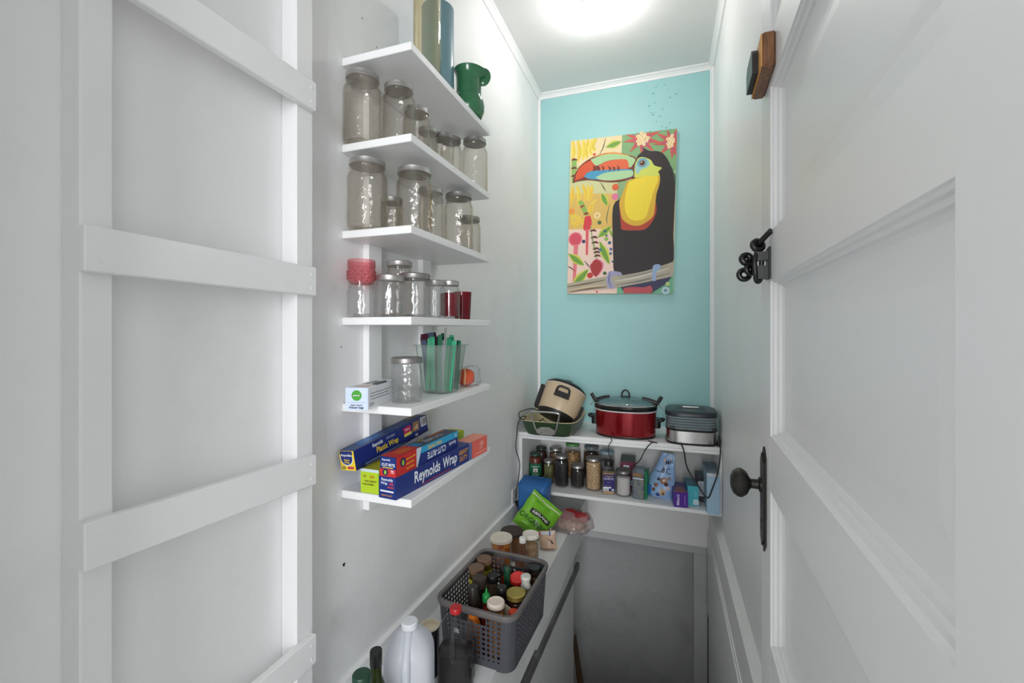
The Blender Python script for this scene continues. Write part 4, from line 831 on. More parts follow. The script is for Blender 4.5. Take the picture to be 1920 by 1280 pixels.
# cords, each a part of its appliance
def cord(par, pts, r=.0028):
    Mi = (Matrix.Translation(par.location) @ par.rotation_euler.to_matrix().to_4x4() @ Matrix.Diagonal((*par.scale, 1))).inverted()
    return MB().tube(spline(pts, 7), r, None, 8, Mi).build('power_cord', BLACK, par, 60)
def W(x, y, Y): p = px(x, y, Y=Y); return (p.x, p.y, p.z)
cord(bc, [W(1012, 772, 2.36), W(1000, 766, 2.30), W(985, 768, 2.26), W(974, 773, 2.24), W(974, 782, 2.235), W(982, 786, 2.25), W(986, 780, 2.27), W(976, 783, 2.235), W(971, 796, 2.225), W(969, 815, 2.225), W(967, 840, 2.22), W(974, 866, 2.22), W(973, 890, 2.22), W(969, 915, 2.21), W(967, 935, 2.21)], .0026)
cord(rc, [(-.27, 2.325, ZU + .004), W(1147, 826, 2.315), W(1141, 836, 2.312), W(1141, 848, 2.312), W(1145, 858, 2.315), W(1151, 866, 2.345)], .0022)
cord(rc, [(-.085, 2.34, ZU + .004), W(1232, 830, 2.318), W(1222, 830, 2.312), W(1210, 843, 2.312), W(1200, 862, 2.312), W(1187, 874, 2.36)], .0028)
cord(fs, [(.06, 2.324, ZU + .005), W(1278, 834, 2.312), W(1283, 848, 2.310), W(1286, 868, 2.310), W(1293, 886, 2.310), W(1310, 912, 2.290), W(1322, 930, 2.272), W(1329, 932, 2.268), W(1335, 918, 2.268), W(1345, 890, 2.268), W(1349, 868, 2.275), W(1351, 842, 2.290), (.243, 2.325, ZU + .005)], .0034)
MB().lathe([(.006, 0), (.0075, .004), (.0075, .026), (.004, .034), (.003, .05)], None, Matrix.Translation((.124, -.085, .002)), 14).build('plug', BLACK, fs, 50)

# ------------------------------------------------------------------ lower tier: jars, bottles and cartons
GL = 'jars of food on the lower end shelf'
def low(x, y, dr=0.0):           # a base whose near edge shows at pixel (x, y), centre dr further in
    p = px(x, y, Z=ZL); k = 1 + dr / math.hypot(p.x, p.y); return (p.x * k, p.y * k, ZL + .0003)
def lab(t, r, z0, z1, half, col, extra=(), name='paper_label'):
    a0 = -math.atan2(t.location.x, t.location.y) - t.rotation_euler.z      # turned to the room
    return prints(t, Matrix.Rotation(a0, 4, 'Z'), [('r', -half, z0, half, z1, col)] + list(extra), cylmap(r), name, .5, .0002, .0006)
SAUCE = paint(RGB(110, 40, 24), .4, 0, .3, 60)
t = jar('sauce_jar', 'jar of red sauce with green label on lower shelf beside left wall', low(1004, 905, .036), .0375, .165, paint(RGB(46, 74, 56), .3), .78, CLEAR, (SAUCE, .85), GL, 2.0, .014)
lab(t, .0380, .036, .110, .046, RGB(24, 98, 62), [('t', 'TOMATO', 0, .092, .012, RGB(190, 214, 190), 0, True), ('r', -.012, .062, .012, .082, WH), ('c', 0, .071, .007, RGB(150, 60, 40)), ('t', 'ITALIAN', 0, .050, .010, RGB(190, 214, 190), 0, True), ('r', -.02, .042, .02, .044, RGB(170, 200, 170))])
jar('sauce_jar', 'dark jar with dark green lid behind the red sauce jar', (px(1015, Y=2.585).x, 2.585, ZL + .0003), .0375, .172, paint(RGB(42, 58, 50), .3), .8, CLEAR, (paint(RGB(60, 22, 18), .4, 0, .3, 60), .85), GL, 2.0, .014)
jar('canning_jar', 'small jar of green seeds beside the sauce jar', low(1029, 908, .031), .0315, .135, TIN, .88, CLEAR, (granular((RGB(84, 82, 46), RGB(136, 132, 84)), 240), .80), GL)
jar('canning_jar', 'jar of brown grain behind the green seeds', (px(1042, Y=2.60).x, 2.60, ZL + .0003), .0385, .172, TIN, .9, CLEAR, (granular((RGB(110, 84, 58), RGB(160, 128, 92)), 300), .80), GL)
jar('canning_jar', 'tall jar of black beans with silver lid on lower shelf', low(1053, 915, .039), .0385, .176, TIN, .9, CLEAR, (granular((RGB(16, 15, 18), RGB(44, 40, 44)), 160), .80), GL)
jar('canning_jar', 'short jar of black peppercorns with silver lid on lower shelf', low(1083, 917, .038), .0385, .128, TIN, .92, CLEAR, (granular((RGB(14, 13, 14), RGB(60, 54, 50)), 230), .76), GL)
jar('food_canister', 'clear canister of pale nuts with green lid on lower shelf', (px(1074, Y=2.63).x, 2.625, ZL + .0003), .0480, .201, paint(RGB(84, 150, 84), .4), .80, CLEAR, (granular((RGB(150, 104, 60), RGB(216, 178, 128)), 110), .72), GL, 2.0, .026, shoulder=.76)
jar('food_canister', 'clear canister of dark dried fruit with grey lid on lower shelf', (px(1109, Y=2.625).x, 2.625, ZL + .0003), .0480, .195, paint(RGB(104, 116, 122), .4), .82, CLEAR, (granular((RGB(40, 22, 20), RGB(96, 58, 44)), 70), .78), GL, 2.0, .026, shoulder=.78)
jar('canning_jar', 'tall jar of pale oats with silver lid on lower shelf', low(1113, 922, .044), .0440, .178, TIN, .9, CLEAR, (granular((RGB(176, 138, 98), RGB(226, 196, 156)), 260), .86), GL)
jar('food_canister', 'clear canister with pale blue lid behind the garlic bottle', (px(1138, Y=2.58).x, 2.58, ZL + .0003), .0420, .185, paint(RGB(150, 176, 190), .35), .9, CLEAR, (granular((RGB(120, 130, 140), RGB(170, 176, 184)), 200), .7), GL, 2.2, .02)
p = low(1141, 927, .022); t = thing('garlic_bottle', 'square plastic spice bottle with black cap and purple garlic label', 'bottle', p, (0, 0, .22))
MB().rings([srng(z, a, b, n, 40) for z, a, b, n in ((0, .031, .020, 5), (.003, .033, .022, 5), (.120, .033, .022, 5), (.132, .030, .021, 3.5), (.142, .022, .020, 2.2), (.150, .020, .020, 2))]).build('bottle_body', glass((.93, .92, .90), .06, 1.45), t, 40)
MB().rings([srng(.002, .030, .019, 5, 32), srng(.112, .031, .020, 5, 32)]).build('garlic_granules', granular((RGB(196, 160, 116), RGB(224, 196, 156)), 400), t, 40)
MB().lathe([(.0225, .148), (.0235, .149), (.0235, .174), (.022, .176), (0, .176)], None, None, 28).build('cap', BLACK, t, 40)
prints(t, frame((0, -.0222, 0), (1, 0, 0), (0, 0, 1)), [('r', -.030, .018, .030, .108, RGB(40, 34, 104)), ('t', 'Granulated', 0, .097, .009, RGB(216, 168, 70), 0, True), ('t', 'GARLIC', 0, .084, .0155, RGB(190, 196, 226), 0, True), ('t', 'powder', 0, .066, .006, RGB(160, 160, 200), 0, True), ('r', -.026, .050, .014, .052, RGB(110, 90, 150)), ('r', -.026, .045, .01, .047, RGB(110, 90, 150)), ('r', -.030, .020, -.002, .040, WH), ('r', -.030, .034, .012, .041, WH)] + [('r', -.026 + .003 * k, .022, -.0245 + .003 * k, .033, RGB(30, 30, 40)) for k in range(7)] + [('c', .020, .026, .007, RGB(180, 184, 220))], None, 'paper_label')
jar('canning_jar', 'short wide jar of white salt with clear screw top', low(1169, 933, .040), .0405, .138, TIND, .94, CLEAR, (granular((RGB(204, 198, 196), RGB(226, 222, 220)), 500, .8, .2), .72), GL, 2.0, .010)
MAR = RGB(104, 18, 52)
def cbox(name, label, x, y, w, L, h, cols, rz=0, zoff=0, group=None):     # front right bottom corner at pixel
    p = px(x, y, Z=ZL); return carton(name, label, 'box', (p.x, p.y, ZL + .0003 + zoff), (0, 0, rz), w, L, h, cols, group)
GB = 'food cartons on the lower end shelf'
t, R, N, T = carton('tea_box', 'maroon tea box under another maroon box on lower shelf', 'box', (-.150, 2.480, ZL + .0003), (0, 0, .05), .082, .13, .072, [RGB(90, 124, 84), MAR, MAR, MAR], GB)
prints(t, N, [('r', .044, .034, .072, .060, RGB(214, 222, 232)), ('r', .052, .040, .064, .056, RGB(120, 140, 170))])
t, R, N, T = carton('tea_box', 'maroon and green tea box stacked on top of another box', 'box', (-.158, 2.474, ZL + .0729), (0, 0, .05), .078, .14, .090, [RGB(96, 134, 90), MAR, RGB(90, 120, 110), MAR], GB)
prints(t, N, [('r', .016, .022, .046, .070, RGB(222, 226, 236))] + [('r', .020 + .003 * k, .028, .0214 + .003 * k, .064, RGB(50, 50, 64)) for k in range(7)])
prints(t, R, [('r', .02, .02, .10, .07, RGB(120, 150, 150)), ('r', .03, .03, .06, .06, RGB(80, 110, 130))])
p = low(1199, 936, .04); t = thing('snack_container', 'clear plastic container with green lid standing on its side', 'container', p, (0, 0, -.12))
MB().rings([srng(z, a, b, 5, 40) for z, a, b in ((0, .031, .038), (.003, .034, .041), (.140, .034, .041), (.143, .031, .038), (.152, .028, .034))]).build('tub', glass((.86, .92, .95), .08, 1.45, .2, 20, .18, (.5, .6, .66)), t, 40)
MB().box(.0345, .0415, -.042, .042, .0, .150, None, None, .003).build('green_lid', paint(RGB(30, 150, 84), .35), t)
MB().rings([srng(.004, .029, .036, 4, 28), srng(.085, .030, .036, 4, 28), srng(.112, .022, .026, 3, 28)]).build('contents', granular((RGB(90, 96, 110), RGB(150, 130, 110)), 60), t, 50)
prints(t, frame((0, -.0416, 0), (1, 0, 0), (0, 0, 1)), [('r', -.028, .104, .028, .109, RGB(220, 232, 244)), ('r', -.026, .118, .02, .134, RGB(150, 110, 70))])

def pouch(name, label, cat, loc, rot, wd, h, d, mat, seed=1, top=.15, wav=.004, nx=18, ny=22, narrow=0.0, shear=0.0):
    """soft bag: fat at the bottom, pinched along the top"""
    t = thing(name, label, cat, loc, rot)
    def th(x, z):
        u = abs(2 * x / wd); v = z / h
        prof = min(1, (v / .12) ** .5 if v > 0 else 0) * (1 - max(0, (v - top) / (1 - top)) ** 1.7) if v < 1 else 0
        return max(0.0008, d / 2 * max(0, 1 - min(1, u) ** 2.6) ** .7 * prof)
    def pt(x, z, sgn, ee=0):
        y = sgn * (th(x, z) + ee); q = noise.noise_vector(Vector((x * 26, z * 22, seed * 3.7))) * wav * (.35 + .65 * min(1, z / (.2 * h)))
        zz = z + q.z * .4 if z > .01 else z
        return (x * (1 - narrow * max(0, z / h - .45) / .55) + shear * max(0, z / h - .3) + q.x * .5, y + q.y * (1 if th(x, z) > .003 else .5), max(.0004, zz))
    mb = MB(); vs = []; fs_ = []
    for sgn in (-1, 1):
        o = len(vs)
        vs += [pt((i / nx - .5) * wd, j / ny * h, sgn) for j in range(ny + 1) for i in range(nx + 1)]
        for j in range(ny):
            for i in range(nx):
                a = o + j * (nx + 1) + i; f = (a, a + 1, a + nx + 2, a + nx + 1); fs_.append(f if sgn < 0 else f[::-1])
    n1 = (nx + 1) * (ny + 1)
    for i in range(nx): fs_.append((i + 1, i, n1 + i, n1 + i + 1)); k = ny * (nx + 1); fs_.append((k + i, k + i + 1, n1 + k + i + 1, n1 + k + i))
    for j in range(ny): a = j * (nx + 1); fs_.append((a, a + nx + 1, n1 + a + nx + 1, n1 + a)); a += nx; fs_.append((a + nx + 1, a, n1 + a, n1 + a + nx + 1))
    mb.add(vs, fs_); mb.build('bag', mat, t, 60)
    return t, lambda x, z, ee: pt(x, z, -1, ee)
p = low(1236, 938, .036)
t, mf = pouch('snack_bag', 'pale blue and white foil snack bag standing on lower shelf', 'bag', p, (math.radians(-6), math.radians(6), -.18), .126, .236, .066, paint(RGB(150, 184, 226), .28, 0, .2, 30, .3, 40), 3, .2, .008, 18, 22, .50, .030)
DB = RGB(60, 34, 34)
prints(t, Matrix.Identity(4), [('p', [(-.06, .12), (-.01, .10), (-.03, .05), (-.055, .06)], RGB(196, 216, 238)), ('r', -.066, .004, -.040, .062, RGB(70, 130, 214)), ('p', [(-.03, .004), (.055, .004), (.06, .10), (.045, .225), (-.005, .225), (-.03, .12)], RGB(176, 196, 226)), ('p', [(-.03, .20), (.0, .16), (-.01, .22)], RGB(214, 190, 186)),
    ('t', 'MAI', .022, .195, .034, RGB(36, 36, 52), .25, True), ('t', 'B', -.004, .150, .032, DB, -.3, True), ('t', 'C', .024, .148, .040, RGB(96, 100, 130), .2, True), ('r', -.052, .138, -.016, .141, RGB(40, 50, 70))] + [('c', x, z, r, c) for x, z, r, c in [(.014, .100, .017, RGB(150, 96, 66)), (.014, .100, .007, RGB(214, 190, 170)), (.030, .084, .010, RGB(96, 58, 44)), (-.018, .070, .011, RGB(128, 76, 54)), (-.026, .046, .008, RGB(128, 76, 54)), (.016, .042, .016, RGB(196, 164, 130)), (.020, .036, .008, RGB(120, 84, 60)), (.042, .064, .012, RGB(206, 200, 210)), (-.004, .026, .010, RGB(60, 80, 150)), (-.012, .104, .008, RGB(70, 60, 70)), (.036, .116, .009, RGB(150, 130, 120))]], mf, 'print', .35, .0003, .0012)
t, R, N, T = cbox('cracker_box', 'small purple cracker box lying flat on lower shelf', 1290, 952, .066, .150, .075, [RGB(62, 34, 130), RGB(84, 36, 150), RGB(92, 84, 150), RGB(62, 34, 130)], .10, 0, GB)
prints(t, N, [('t', "Milton's", .020, .036, .018, RGB(235, 230, 250), math.pi / 2, True, .95), ('r', .050, .012, .053, .060, RGB(170, 140, 210))])
prints(t, T, [('r', 0, .004, .014, .062, RGB(196, 120, 60)), ('p', [(.02, .01), (.08, .02), (.07, .05), (.02, .055)], RGB(160, 110, 110))])
t, R, N, T = cbox('teal_box', 'turquoise food box beside the purple cracker box', 1310, 949, .052, .130, .098, [RGB(60, 150, 165), RGB(78, 186, 200), RGB(90, 150, 170), RGB(60, 150, 165)], .09, 0, GB)
prints(t, N, [('c', .040, .020, .014, RGB(220, 235, 240)), ('r', .026, .006, .052, .030, RGB(205, 226, 234)), ('r', .030, .05, .046, .052, RGB(180, 225, 232)), ('r', .030, .06, .046, .062, RGB(180, 225, 232)), ('r', .030, .07, .042, .072, RGB(180, 225, 232))])
t, R, N, T = cbox('label_box', 'dark edged white carton with small print beside turquoise box', 1325, 942, .042, .120, .125, [RGB(50, 50, 54), RGB(206, 212, 222), RGB(86, 100, 112), RGB(60, 60, 66)], .06, 0, GB)
prints(t, N, [('r', 0, .106, .046, .125, RGB(46, 42, 46)), ('r', 0, 0, .046, .030, RGB(60, 58, 62)), ('r', .040, 0, .046, .125, RGB(40, 40, 44))] + [('r', .005, .04 + .009 * k, .034, .0415 + .009 * k, RGB(70, 74, 84)) for k in range(7)])
t, R, N, T = carton('tall_carton', 'tall pale blue carton on lower shelf against the right wall', 'box', (.2405, 2.302, ZL + .0003), (0, 0, .02), .056, .200, .195, [RGB(150, 180, 196), RGB(170, 202, 226), RGB(126, 152, 166), RGB(150, 180, 196)], GB)
prints(t, N, [('r', 0, .180, .056, .195, RGB(212, 220, 226)), ('r', .02, .188, .05, .191, RGB(210, 140, 140))])

# ------------------------------------------------------------------ things along the left ledge
def led(x, y, z, dz=0): p = px(x, y, Z=z); return Vector((p.x, p.y, ledge_z(p.y) + .0012))
t = thing('flour_bag', 'blue paper flour bag standing in the back corner of the ledge', 'bag', (-.655, 2.235, ledge_z(2.235) + .0035), (0, 0, -.12))
BLU = paint(RGB(36, 96, 158), .45, 0, .2, 25, .4, 30)
rs = crumple([srng(0, .074, .050, 5, 48), srng(.004, .078, .054, 6, 48), srng(.06, .080, .057, 5, 48), srng(.16, .080, .055, 5, 48), srng(.190, .080, .054, 7, 48, 0, .002), srng(.198, .079, .048, 7, 48, 0, .006), srng(.214, .077, .020, 7, 48, 0, .034), srng(.210, .070, .004, 7, 48, 0, .036)], .003, 24, 2)
rs = [[(x, y, max(z, 0)) for x, y, z in r] for r in rs]
MB().rings(rs).build('bag', BLU, t, 50)
MB().rings([srng(.012, .0835, .0605, 5, 48), srng(.075, .0845, .0625, 5, 48)], cap0=False, cap1=False).build('printed_band', paint(RGB(60, 66, 110), .45, 0, .5, 30), t, 50)
gz = ledge_z(2.07)
t, mf = pouch('green_snack_bag', 'bright green organic snack bag slumped on the ledge by blue bag', 'bag', (-.632, 2.015, gz + .030), (math.radians(-40), math.radians(37), math.radians(6)), .175, .190, .075, paint(RGB(108, 172, 34), .3, 0, .2, 24, .5, 30), 7, .3, .011)
MB().tube([mf(-.085 + .0112 * k, .170, .002) for k in range(16)], .0035, paint(RGB(196, 200, 170), .35), 6).build('zip_seal', None, t, 60)
prints(t, Matrix.Identity(4), [('r', -.048, .082, .060, .108, RGB(28, 30, 26)), ('t', 'KIRKLAND', .006, .095, .019, RGB(225, 228, 215), 0, True, .95), ('t', 'ORGANIC', -.010, .050, .036, RGB(40, 92, 22), 0, True, .9), ('c', .078, .084, .010, RGB(50, 60, 40)), ('c', .078, .084, .007, RGB(220, 220, 200)), ('r', -.05, .150, .03, .153, RGB(70, 140, 30)), ('p', [(.03, .03), (.085, .06), (.09, .02), (.05, .01)], RGB(60, 130, 30))], mf, 'print', .35, .0003, .0015)
p = px(1072, 1000, Z=ledge_z(2.4))
t = thing('bread_bag', 'clear and red plastic bread bag crumpled at back of ledge', 'bag', (-.452, 2.205, ledge_z(2.205) + .004), (0, 0, -.25))
BRB = glass((.90, .88, .88), .14, 1.4, 1.2, 50, .22, (.62, .52, .50))
MB().rings([[(x, y, max(.0008, z)) for x, y, z in r] for r in crumple([srng(0, .085, .060, 3, 36), srng(.010, .105, .075, 3, 36), srng(.045, .105, .070, 2.6, 36), srng(.070, .092, .050, 2.4, 36, .01), srng(.085, .070, .022, 2.2, 36, .02, .01)], .016, 20, 5)]).build('bag', BRB, t, 60)
MB().rings(crumple([srng(.012, .075, .050, 2.6, 28), srng(.045, .072, .048, 2.4, 28), srng(.058, .04, .026, 2.2, 28)], .006, 30, 3)).build('bread', granular((RGB(130, 92, 70), RGB(186, 156, 134)), 60), t, 60)
MB().rings(crumple([srng(.060, .088, .046, 2.4, 28, .012, -.004), srng(.076, .076, .034, 2.2, 28, .016, .004), srng(.089, .058, .014, 2.2, 28, .02, .01)], .012, 24, 6)).build('red_print', paint(RGB(134, 30, 36), .3, 0, .6, 25), t, 60)
tw = MB().tube(spline([(-.085, -.03, .075), (-.105, -.02, .098), (-.112, -.03, .115), (-.100, -.045, .112), (-.09, -.05, .09), (-.075, -.06, .068)], 5), .0085, None, 8).build('bag_clip', paint(RGB(24, 64, 62), .4, 0, .3, 30), t, 60)
GE = 'jars and bottles behind the basket on the ledge'
def place(x, y, z): p = px(x, y, Z=z); return (p.x, p.y, ledge_z(p.y) + .0018), z - ledge_z(p.y) - .0018
pos, h = place(940, 1005, -.862)
jar('preserve_jar', 'jar of orange preserves with wide white lid behind the basket', pos, .0440, h, paint(RGB(226, 216, 200), .4), .98, CLEAR, (granular((RGB(200, 96, 20), RGB(236, 146, 40)), 45, .25, .4), .84), GE, 2.0, .014)
pos, h = place(960, 993, -.880)
jar('preserve_jar', 'wide jar with dark brown lid behind the white lidded jars', pos, .0480, h, paint(RGB(58, 46, 40), .5), .98, CLEAR, (paint(RGB(150, 106, 70), .4), .8), GE, 2.0, .016)
pos, h = place(995, 999, -.850)
jar('preserve_jar', 'jar of tan powder with small white lid behind the basket', pos, .0345, h, paint(RGB(232, 224, 212), .4), .94, CLEAR, (granular((RGB(180, 140, 100), RGB(214, 178, 138)), 200), .70), GE, 2.0, .020)
def bottle(name, label, pos, h, r, cap_r, cap_h, body, capm, neck=.55, group=None, cat='bottle', capprof=None, rn=None, labelcol=None):
    t = thing(name, label, cat, pos, (0, 0, 0), group); rn = rn or cap_r * .86; hb = h - cap_h
    MB().lathe([(r * .8, 0), (r * .97, .002), (r, .008), (r, h * neck), (r * .95, h * neck + .006), (rn + (r - rn) * .45, h * neck + (hb - h * neck) * .35), (rn, h * neck + (hb - h * neck) * .7), (rn, hb + .001)], None, None, 28).build('bottle_body', body, t, 40)
    MB().lathe(capprof or [(cap_r * .97, hb), (cap_r, hb + .001), (cap_r, h - .002), (cap_r * .93, h), (0, h)], None, None, 28).build('cap', capm, t, 40)
    if labelcol: MB().lathe([(r * 1.012, h * .12), (r * 1.012, h * neck * .92)], None, None, 28, cap0=False, cap1=False).build('paper_label', paint(labelcol, .5), t, 60)
    return t
pos, h = place(980, 1007, -.832)
bottle('syrup_bottle', 'small clear bottle of brown syrup with white cap behind basket', pos, h, .030, .0135, .020, paint(RGB(112, 72, 54), .12, 0, .15, 20), paint(RGB(236, 232, 226), .4), .40, GE)
p = px(1027, 1036, Z=ledge_z(1.9))
t, mf = pouch('spice_bag', 'small clear bag of pinkish salt on the ledge corner', 'bag', (p.x - .005, p.y + .03, ledge_z(p.y) + .002), (math.radians(-12), math.radians(-8), .1), .078, .078, .045, paint(RGB(206, 172, 148), .35, 0, .15, 40, .4, 60), 9, .3, .004)
prints(t, Matrix.Identity(4), [('r', -.030, .064, .030, .074, RGB(206, 212, 222)), ('r', -.036, .062, -.028, .072, RGB(206, 50, 40)), ('p', [(.0, .05), (.02, .042), (.03, .026), (.024, .026), (.012, .040)], RGB(50, 56, 50)), ('r', .012, .06, .018, .075, RGB(60, 90, 170))], mf, 'print', .35, .0003, .001)

# grey perforated basket
bx = Vector((-.520, 1.332, ledge_z(1.332) + .0015 + .0035)); bkt = thing('storage_basket', 'grey perforated plastic basket full of bottles on the ledge', 'basket', bx, (0, 0, math.radians(-3)))
BH = .165; tw_, tl_, bw_, bl_ = .127, .166, .118, .156
GREY = paint(RGB(70, 70, 76), .5, 0, .04, 30)
shell = MB()
def wpt(side, u, v):      # u in [-1,1] along the straight part of a side, v in [0,1] up
    a = bw_ + (tw_ - bw_) * v; b = bl_ + (tl_ - bl_) * v; cr = .034
    if side == 0: return ((a - cr) * u, -b, BH * v)
    if side == 1: return (a, (b - cr) * u, BH * v)
    if side == 2: return (-(a - cr) * u, b, BH * v)
    return (-a, -(b - cr) * u, BH * v)
for sd in range(4):
    nx, ny = (11, 9) if sd in (0, 2) else (16, 9)
    v0, v1 = .10, .90
    for j in range(ny):
        for i in range(nx):
            u0, u1 = -1 + 2 * i / nx, -1 + 2 * (i + 1) / nx; va, vb = v0 + (v1 - v0) * j / ny, v0 + (v1 - v0) * (j + 1) / ny
            um, vm = (u0 + u1) / 2, (va + vb) / 2
            if sd in (0, 2) and j >= ny - 2 and abs(i - nx // 2) <= 2:
                continue
            outer = [(u0, va), (um, va), (u1, va), (u1, vm), (u1, vb), (um, vb), (u0, vb), (u0, vm)]
            k = .34 * (1.0 if j > 0 else .6)
            inner = [(um + (u1 - u0) * k * math.cos(a), vm + (vb - va) * k * math.sin(a)) for a in [math.radians(225 + 45 * q) for q in range(8)]]
            shell.add([wpt(sd, *q) for q in outer + inner], [(q, (q + 1) % 8, 8 + (q + 1) % 8, 8 + q) for q in range(8)])
    for va, vb in ((0, v0), (v1, 1)):
        shell.add([wpt(sd, -1, va), wpt(sd, 1, va), wpt(sd, 1, vb), wpt(sd, -1, vb)], [(0, 1, 2, 3)])
# rounded corners
for qx, qy, a0 in ((1, -1, -90), (1, 1, 0), (-1, 1, 90), (-1, -1, 180)):
    vs = []; N_ = 6; cr = .034
    for v in (0, .5, 1):
        a = bw_ + (tw_ - bw_) * v; b = bl_ + (tl_ - bl_) * v
        for k in range(N_ + 1):
            an = math.radians(a0 + 90 * k / N_); vs.append((qx * (a - cr) + cr * math.cos(an), qy * (b - cr) + cr * math.sin(an), BH * v))
    shell.add(vs, [(r_ * (N_ + 1) + k, r_ * (N_ + 1) + k + 1, (r_ + 1) * (N_ + 1) + k + 1, (r_ + 1) * (N_ + 1) + k) for r_ in (0, 1) for k in range(N_)])
def rrect(a, b, cr, z, N_=6):
    return [(qx * (a - cr) + cr * math.cos(math.radians(a0 + 90 * k / N_)), qy * (b - cr) + cr * math.sin(math.radians(a0 + 90 * k / N_)), z) for qx, qy, a0 in ((1, -1, -90), (1, 1, 0), (-1, 1, 90), (-1, -1, 180)) for k in range(N_ + 1)]
bt = rrect(bw_, bl_, .034, 0); shell.add(bt, [tuple(range(len(bt)))])
so = shell.build('perforated_wall', GREY, bkt)
md = so.modifiers.new('thickness', 'SOLIDIFY'); md.thickness = .0022; md.offset = -1
MB().rings([rrect(tw_ - .0035, tl_ - .0035, .031, BH - .012), rrect(tw_ + .004, tl_ + .004, .038, BH - .013), rrect(tw_ + .006, tl_ + .006, .040, BH - .002), rrect(tw_ + .004, tl_ + .004, .038, BH + .002), rrect(tw_ - .005, tl_ - .005, .030, BH + .002), rrect(tw_ - .007, tl_ - .007, .028, BH - .002)], closed=True).build('rim', paint(RGB(100, 95, 93), .5, 0, .04), bkt, 40)
# handle frames at both ends
for sd in (0, 2):
    pts = [wpt(sd, u, v) for u, v in ((-.45, .735), (.45, .735), (.45, .895), (-.45, .895))]
    MB().tube([Vector(p) for p in pts], .0022, None, 6, None, True).build('handle_frame', GREY, bkt)
BZ = bx.z + .0026
GI = 'bottles and jars inside the grey basket'
def ins(X, Y): return (X, Y, BZ)
def inh(z): return z - BZ
YJ = granular((RGB(150, 140, 40), RGB(190, 176, 60)), 80, .5, .1)
BRL = paint(RGB(112, 84, 66), .45, 0, .1); BRC = paint(RGB(58, 46, 38), .5)
for lb, X, Y in (('yellow labelled jar with brown lid in far corner of grey basket', -.600, 1.424), ('yellow labelled jar with brown lid, nearer the jugs in grey basket', -.603, 1.362)):
    t = jar('spice_jar', lb, ins(X, Y), .0255, inh(-.800), BRL, .97, None, None, GI, 2.0, .016)
    MB().lathe([(.0258, .02), (.0258, inh(-.800) * .80)], None, None, 28, cap0=False, cap1=False).build('paper_label', paint(RGB(176, 166, 46), .5, 0, .1), t, 60)
    a0 = -.6
    prints(t, Matrix.Rotation(a0 + 1.0, 4, 'Z'), [('r', -.010, .085, .012, .120, WH)] + [('r', -.007 + .0035 * k, .09, -.0052 + .0035 * k, .115, RGB(50, 50, 80)) for k in range(5)], cylmap(.0262), 'barcode', .5, .0002, .0004)
bottle('sauce_bottle', 'dark bottle with wide brown cap beside the yellow jars in basket', ins(-.563, 1.290), inh(-.790), .024, .0215, .03, paint(RGB(34, 28, 24), .2), BRC, .6, GI)
bottle('grinder_bottle', 'bottle with black ridged grinder cap in middle of grey basket', ins(-.551, 1.378), inh(-.826), .023, .0205, .022, paint(RGB(90, 74, 60), .2, 0, .2), BLACK, .6, GI)
bottle('sauce_bottle', 'orange sauce bottle with tall black pump cap in grey basket', ins(-.545, 1.205), inh(-.768), .0235, .0155, .058, paint(RGB(206, 112, 34), .25), paint(RGB(34, 28, 24), .35), .42, GI)
t = bottle('hot_sauce_bottle', 'dark red chilli bottle with pointed green nozzle in grey basket', ins(-.519, 1.246), inh(-.792), .0175, .0125, .040, paint(RGB(96, 26, 16), .2), paint(RGB(20, 128, 56), .35), .5, GI, capprof=[(.0125, inh(-.792) - .040), (.0125, inh(-.792) - .022), (.0105, inh(-.792) - .018), (.0050, inh(-.792) - .015), (.0030, inh(-.792) - .004), (.0018, inh(-.792)), (0, inh(-.792))])
bottle('sauce_bottle', 'dark brown bottle with slim black cap in middle of basket', ins(-.486, 1.292), inh(-.806), .022, .0155, .028, paint(RGB(46, 26, 20), .15), BLACK, .55, GI)
bottle('vinegar_bottle', 'slim bottle with tall dark green cap in grey basket', ins(-.497, 1.372), inh(-.790), .021, .0115, .055, paint(RGB(36, 60, 30), .12), paint(RGB(20, 66, 42), .3), .45, GI)
t = jar('sauce_jar', 'jar with bright red lid tilted toward the landing in basket', ins(-.466, 1.430), .0250, inh(-.824), paint(RGB(206, 40, 36), .35), .97, None, (paint(RGB(70, 24, 20), .3), .8), GI, 2.0, .014)
t.rotation_euler = (math.radians(12), 0, 0); t.location.y -= .012; t.location.z += .006
bottle('dressing_bottle', 'bottle with white ribbed cap along the open side of basket', ins(-.430, 1.365), inh(-.800), .021, .0165, .036, paint(RGB(150, 140, 96), .25), paint(RGB(206, 204, 198), .4), .5, GI, capprof=[(.0165, inh(-.8) - .036), (.0165, inh(-.8) - .030), (.0140, inh(-.8) - .027), (.0140, inh(-.8) - .014), (.0165, inh(-.8) - .011), (.0165, inh(-.8) - .002), (.0150, inh(-.8)), (0, inh(-.8))])
jar('preserve_jar', 'jar with black and gold lid in far open corner of basket', ins(-.427, 1.455), .0225, inh(-.815), paint(RGB(26, 24, 22), .25), .96, None, (paint(RGB(80, 50, 30), .3), .8), GI, 2.0, .014)
jar('preserve_jar', 'jar of dark spread with wide gold lid in grey basket', ins(-.438, 1.290), .0300, inh(-.812), paint(RGB(176, 156, 82), .28, .8, .08), .96, None, (paint(RGB(56, 26, 18), .25), .84), GI, 2.0, .013)
jar('peanut_butter_jar', 'tan jar with broad white lid at jug end of grey basket', ins(-.477, 1.218), .0255, inh(-.806), paint(RGB(222, 206, 192), .42), .97, None, (paint(RGB(186, 130, 72), .4), .84), GI, 2.0, .022)
bottle('spice_bottle', 'small bottle with orange red cap at jug end of basket', ins(-.428, 1.238), inh(-.838), .0155, .0150, .016, paint(RGB(150, 110, 60), .3), paint(RGB(220, 72, 48), .4), .7, GI)
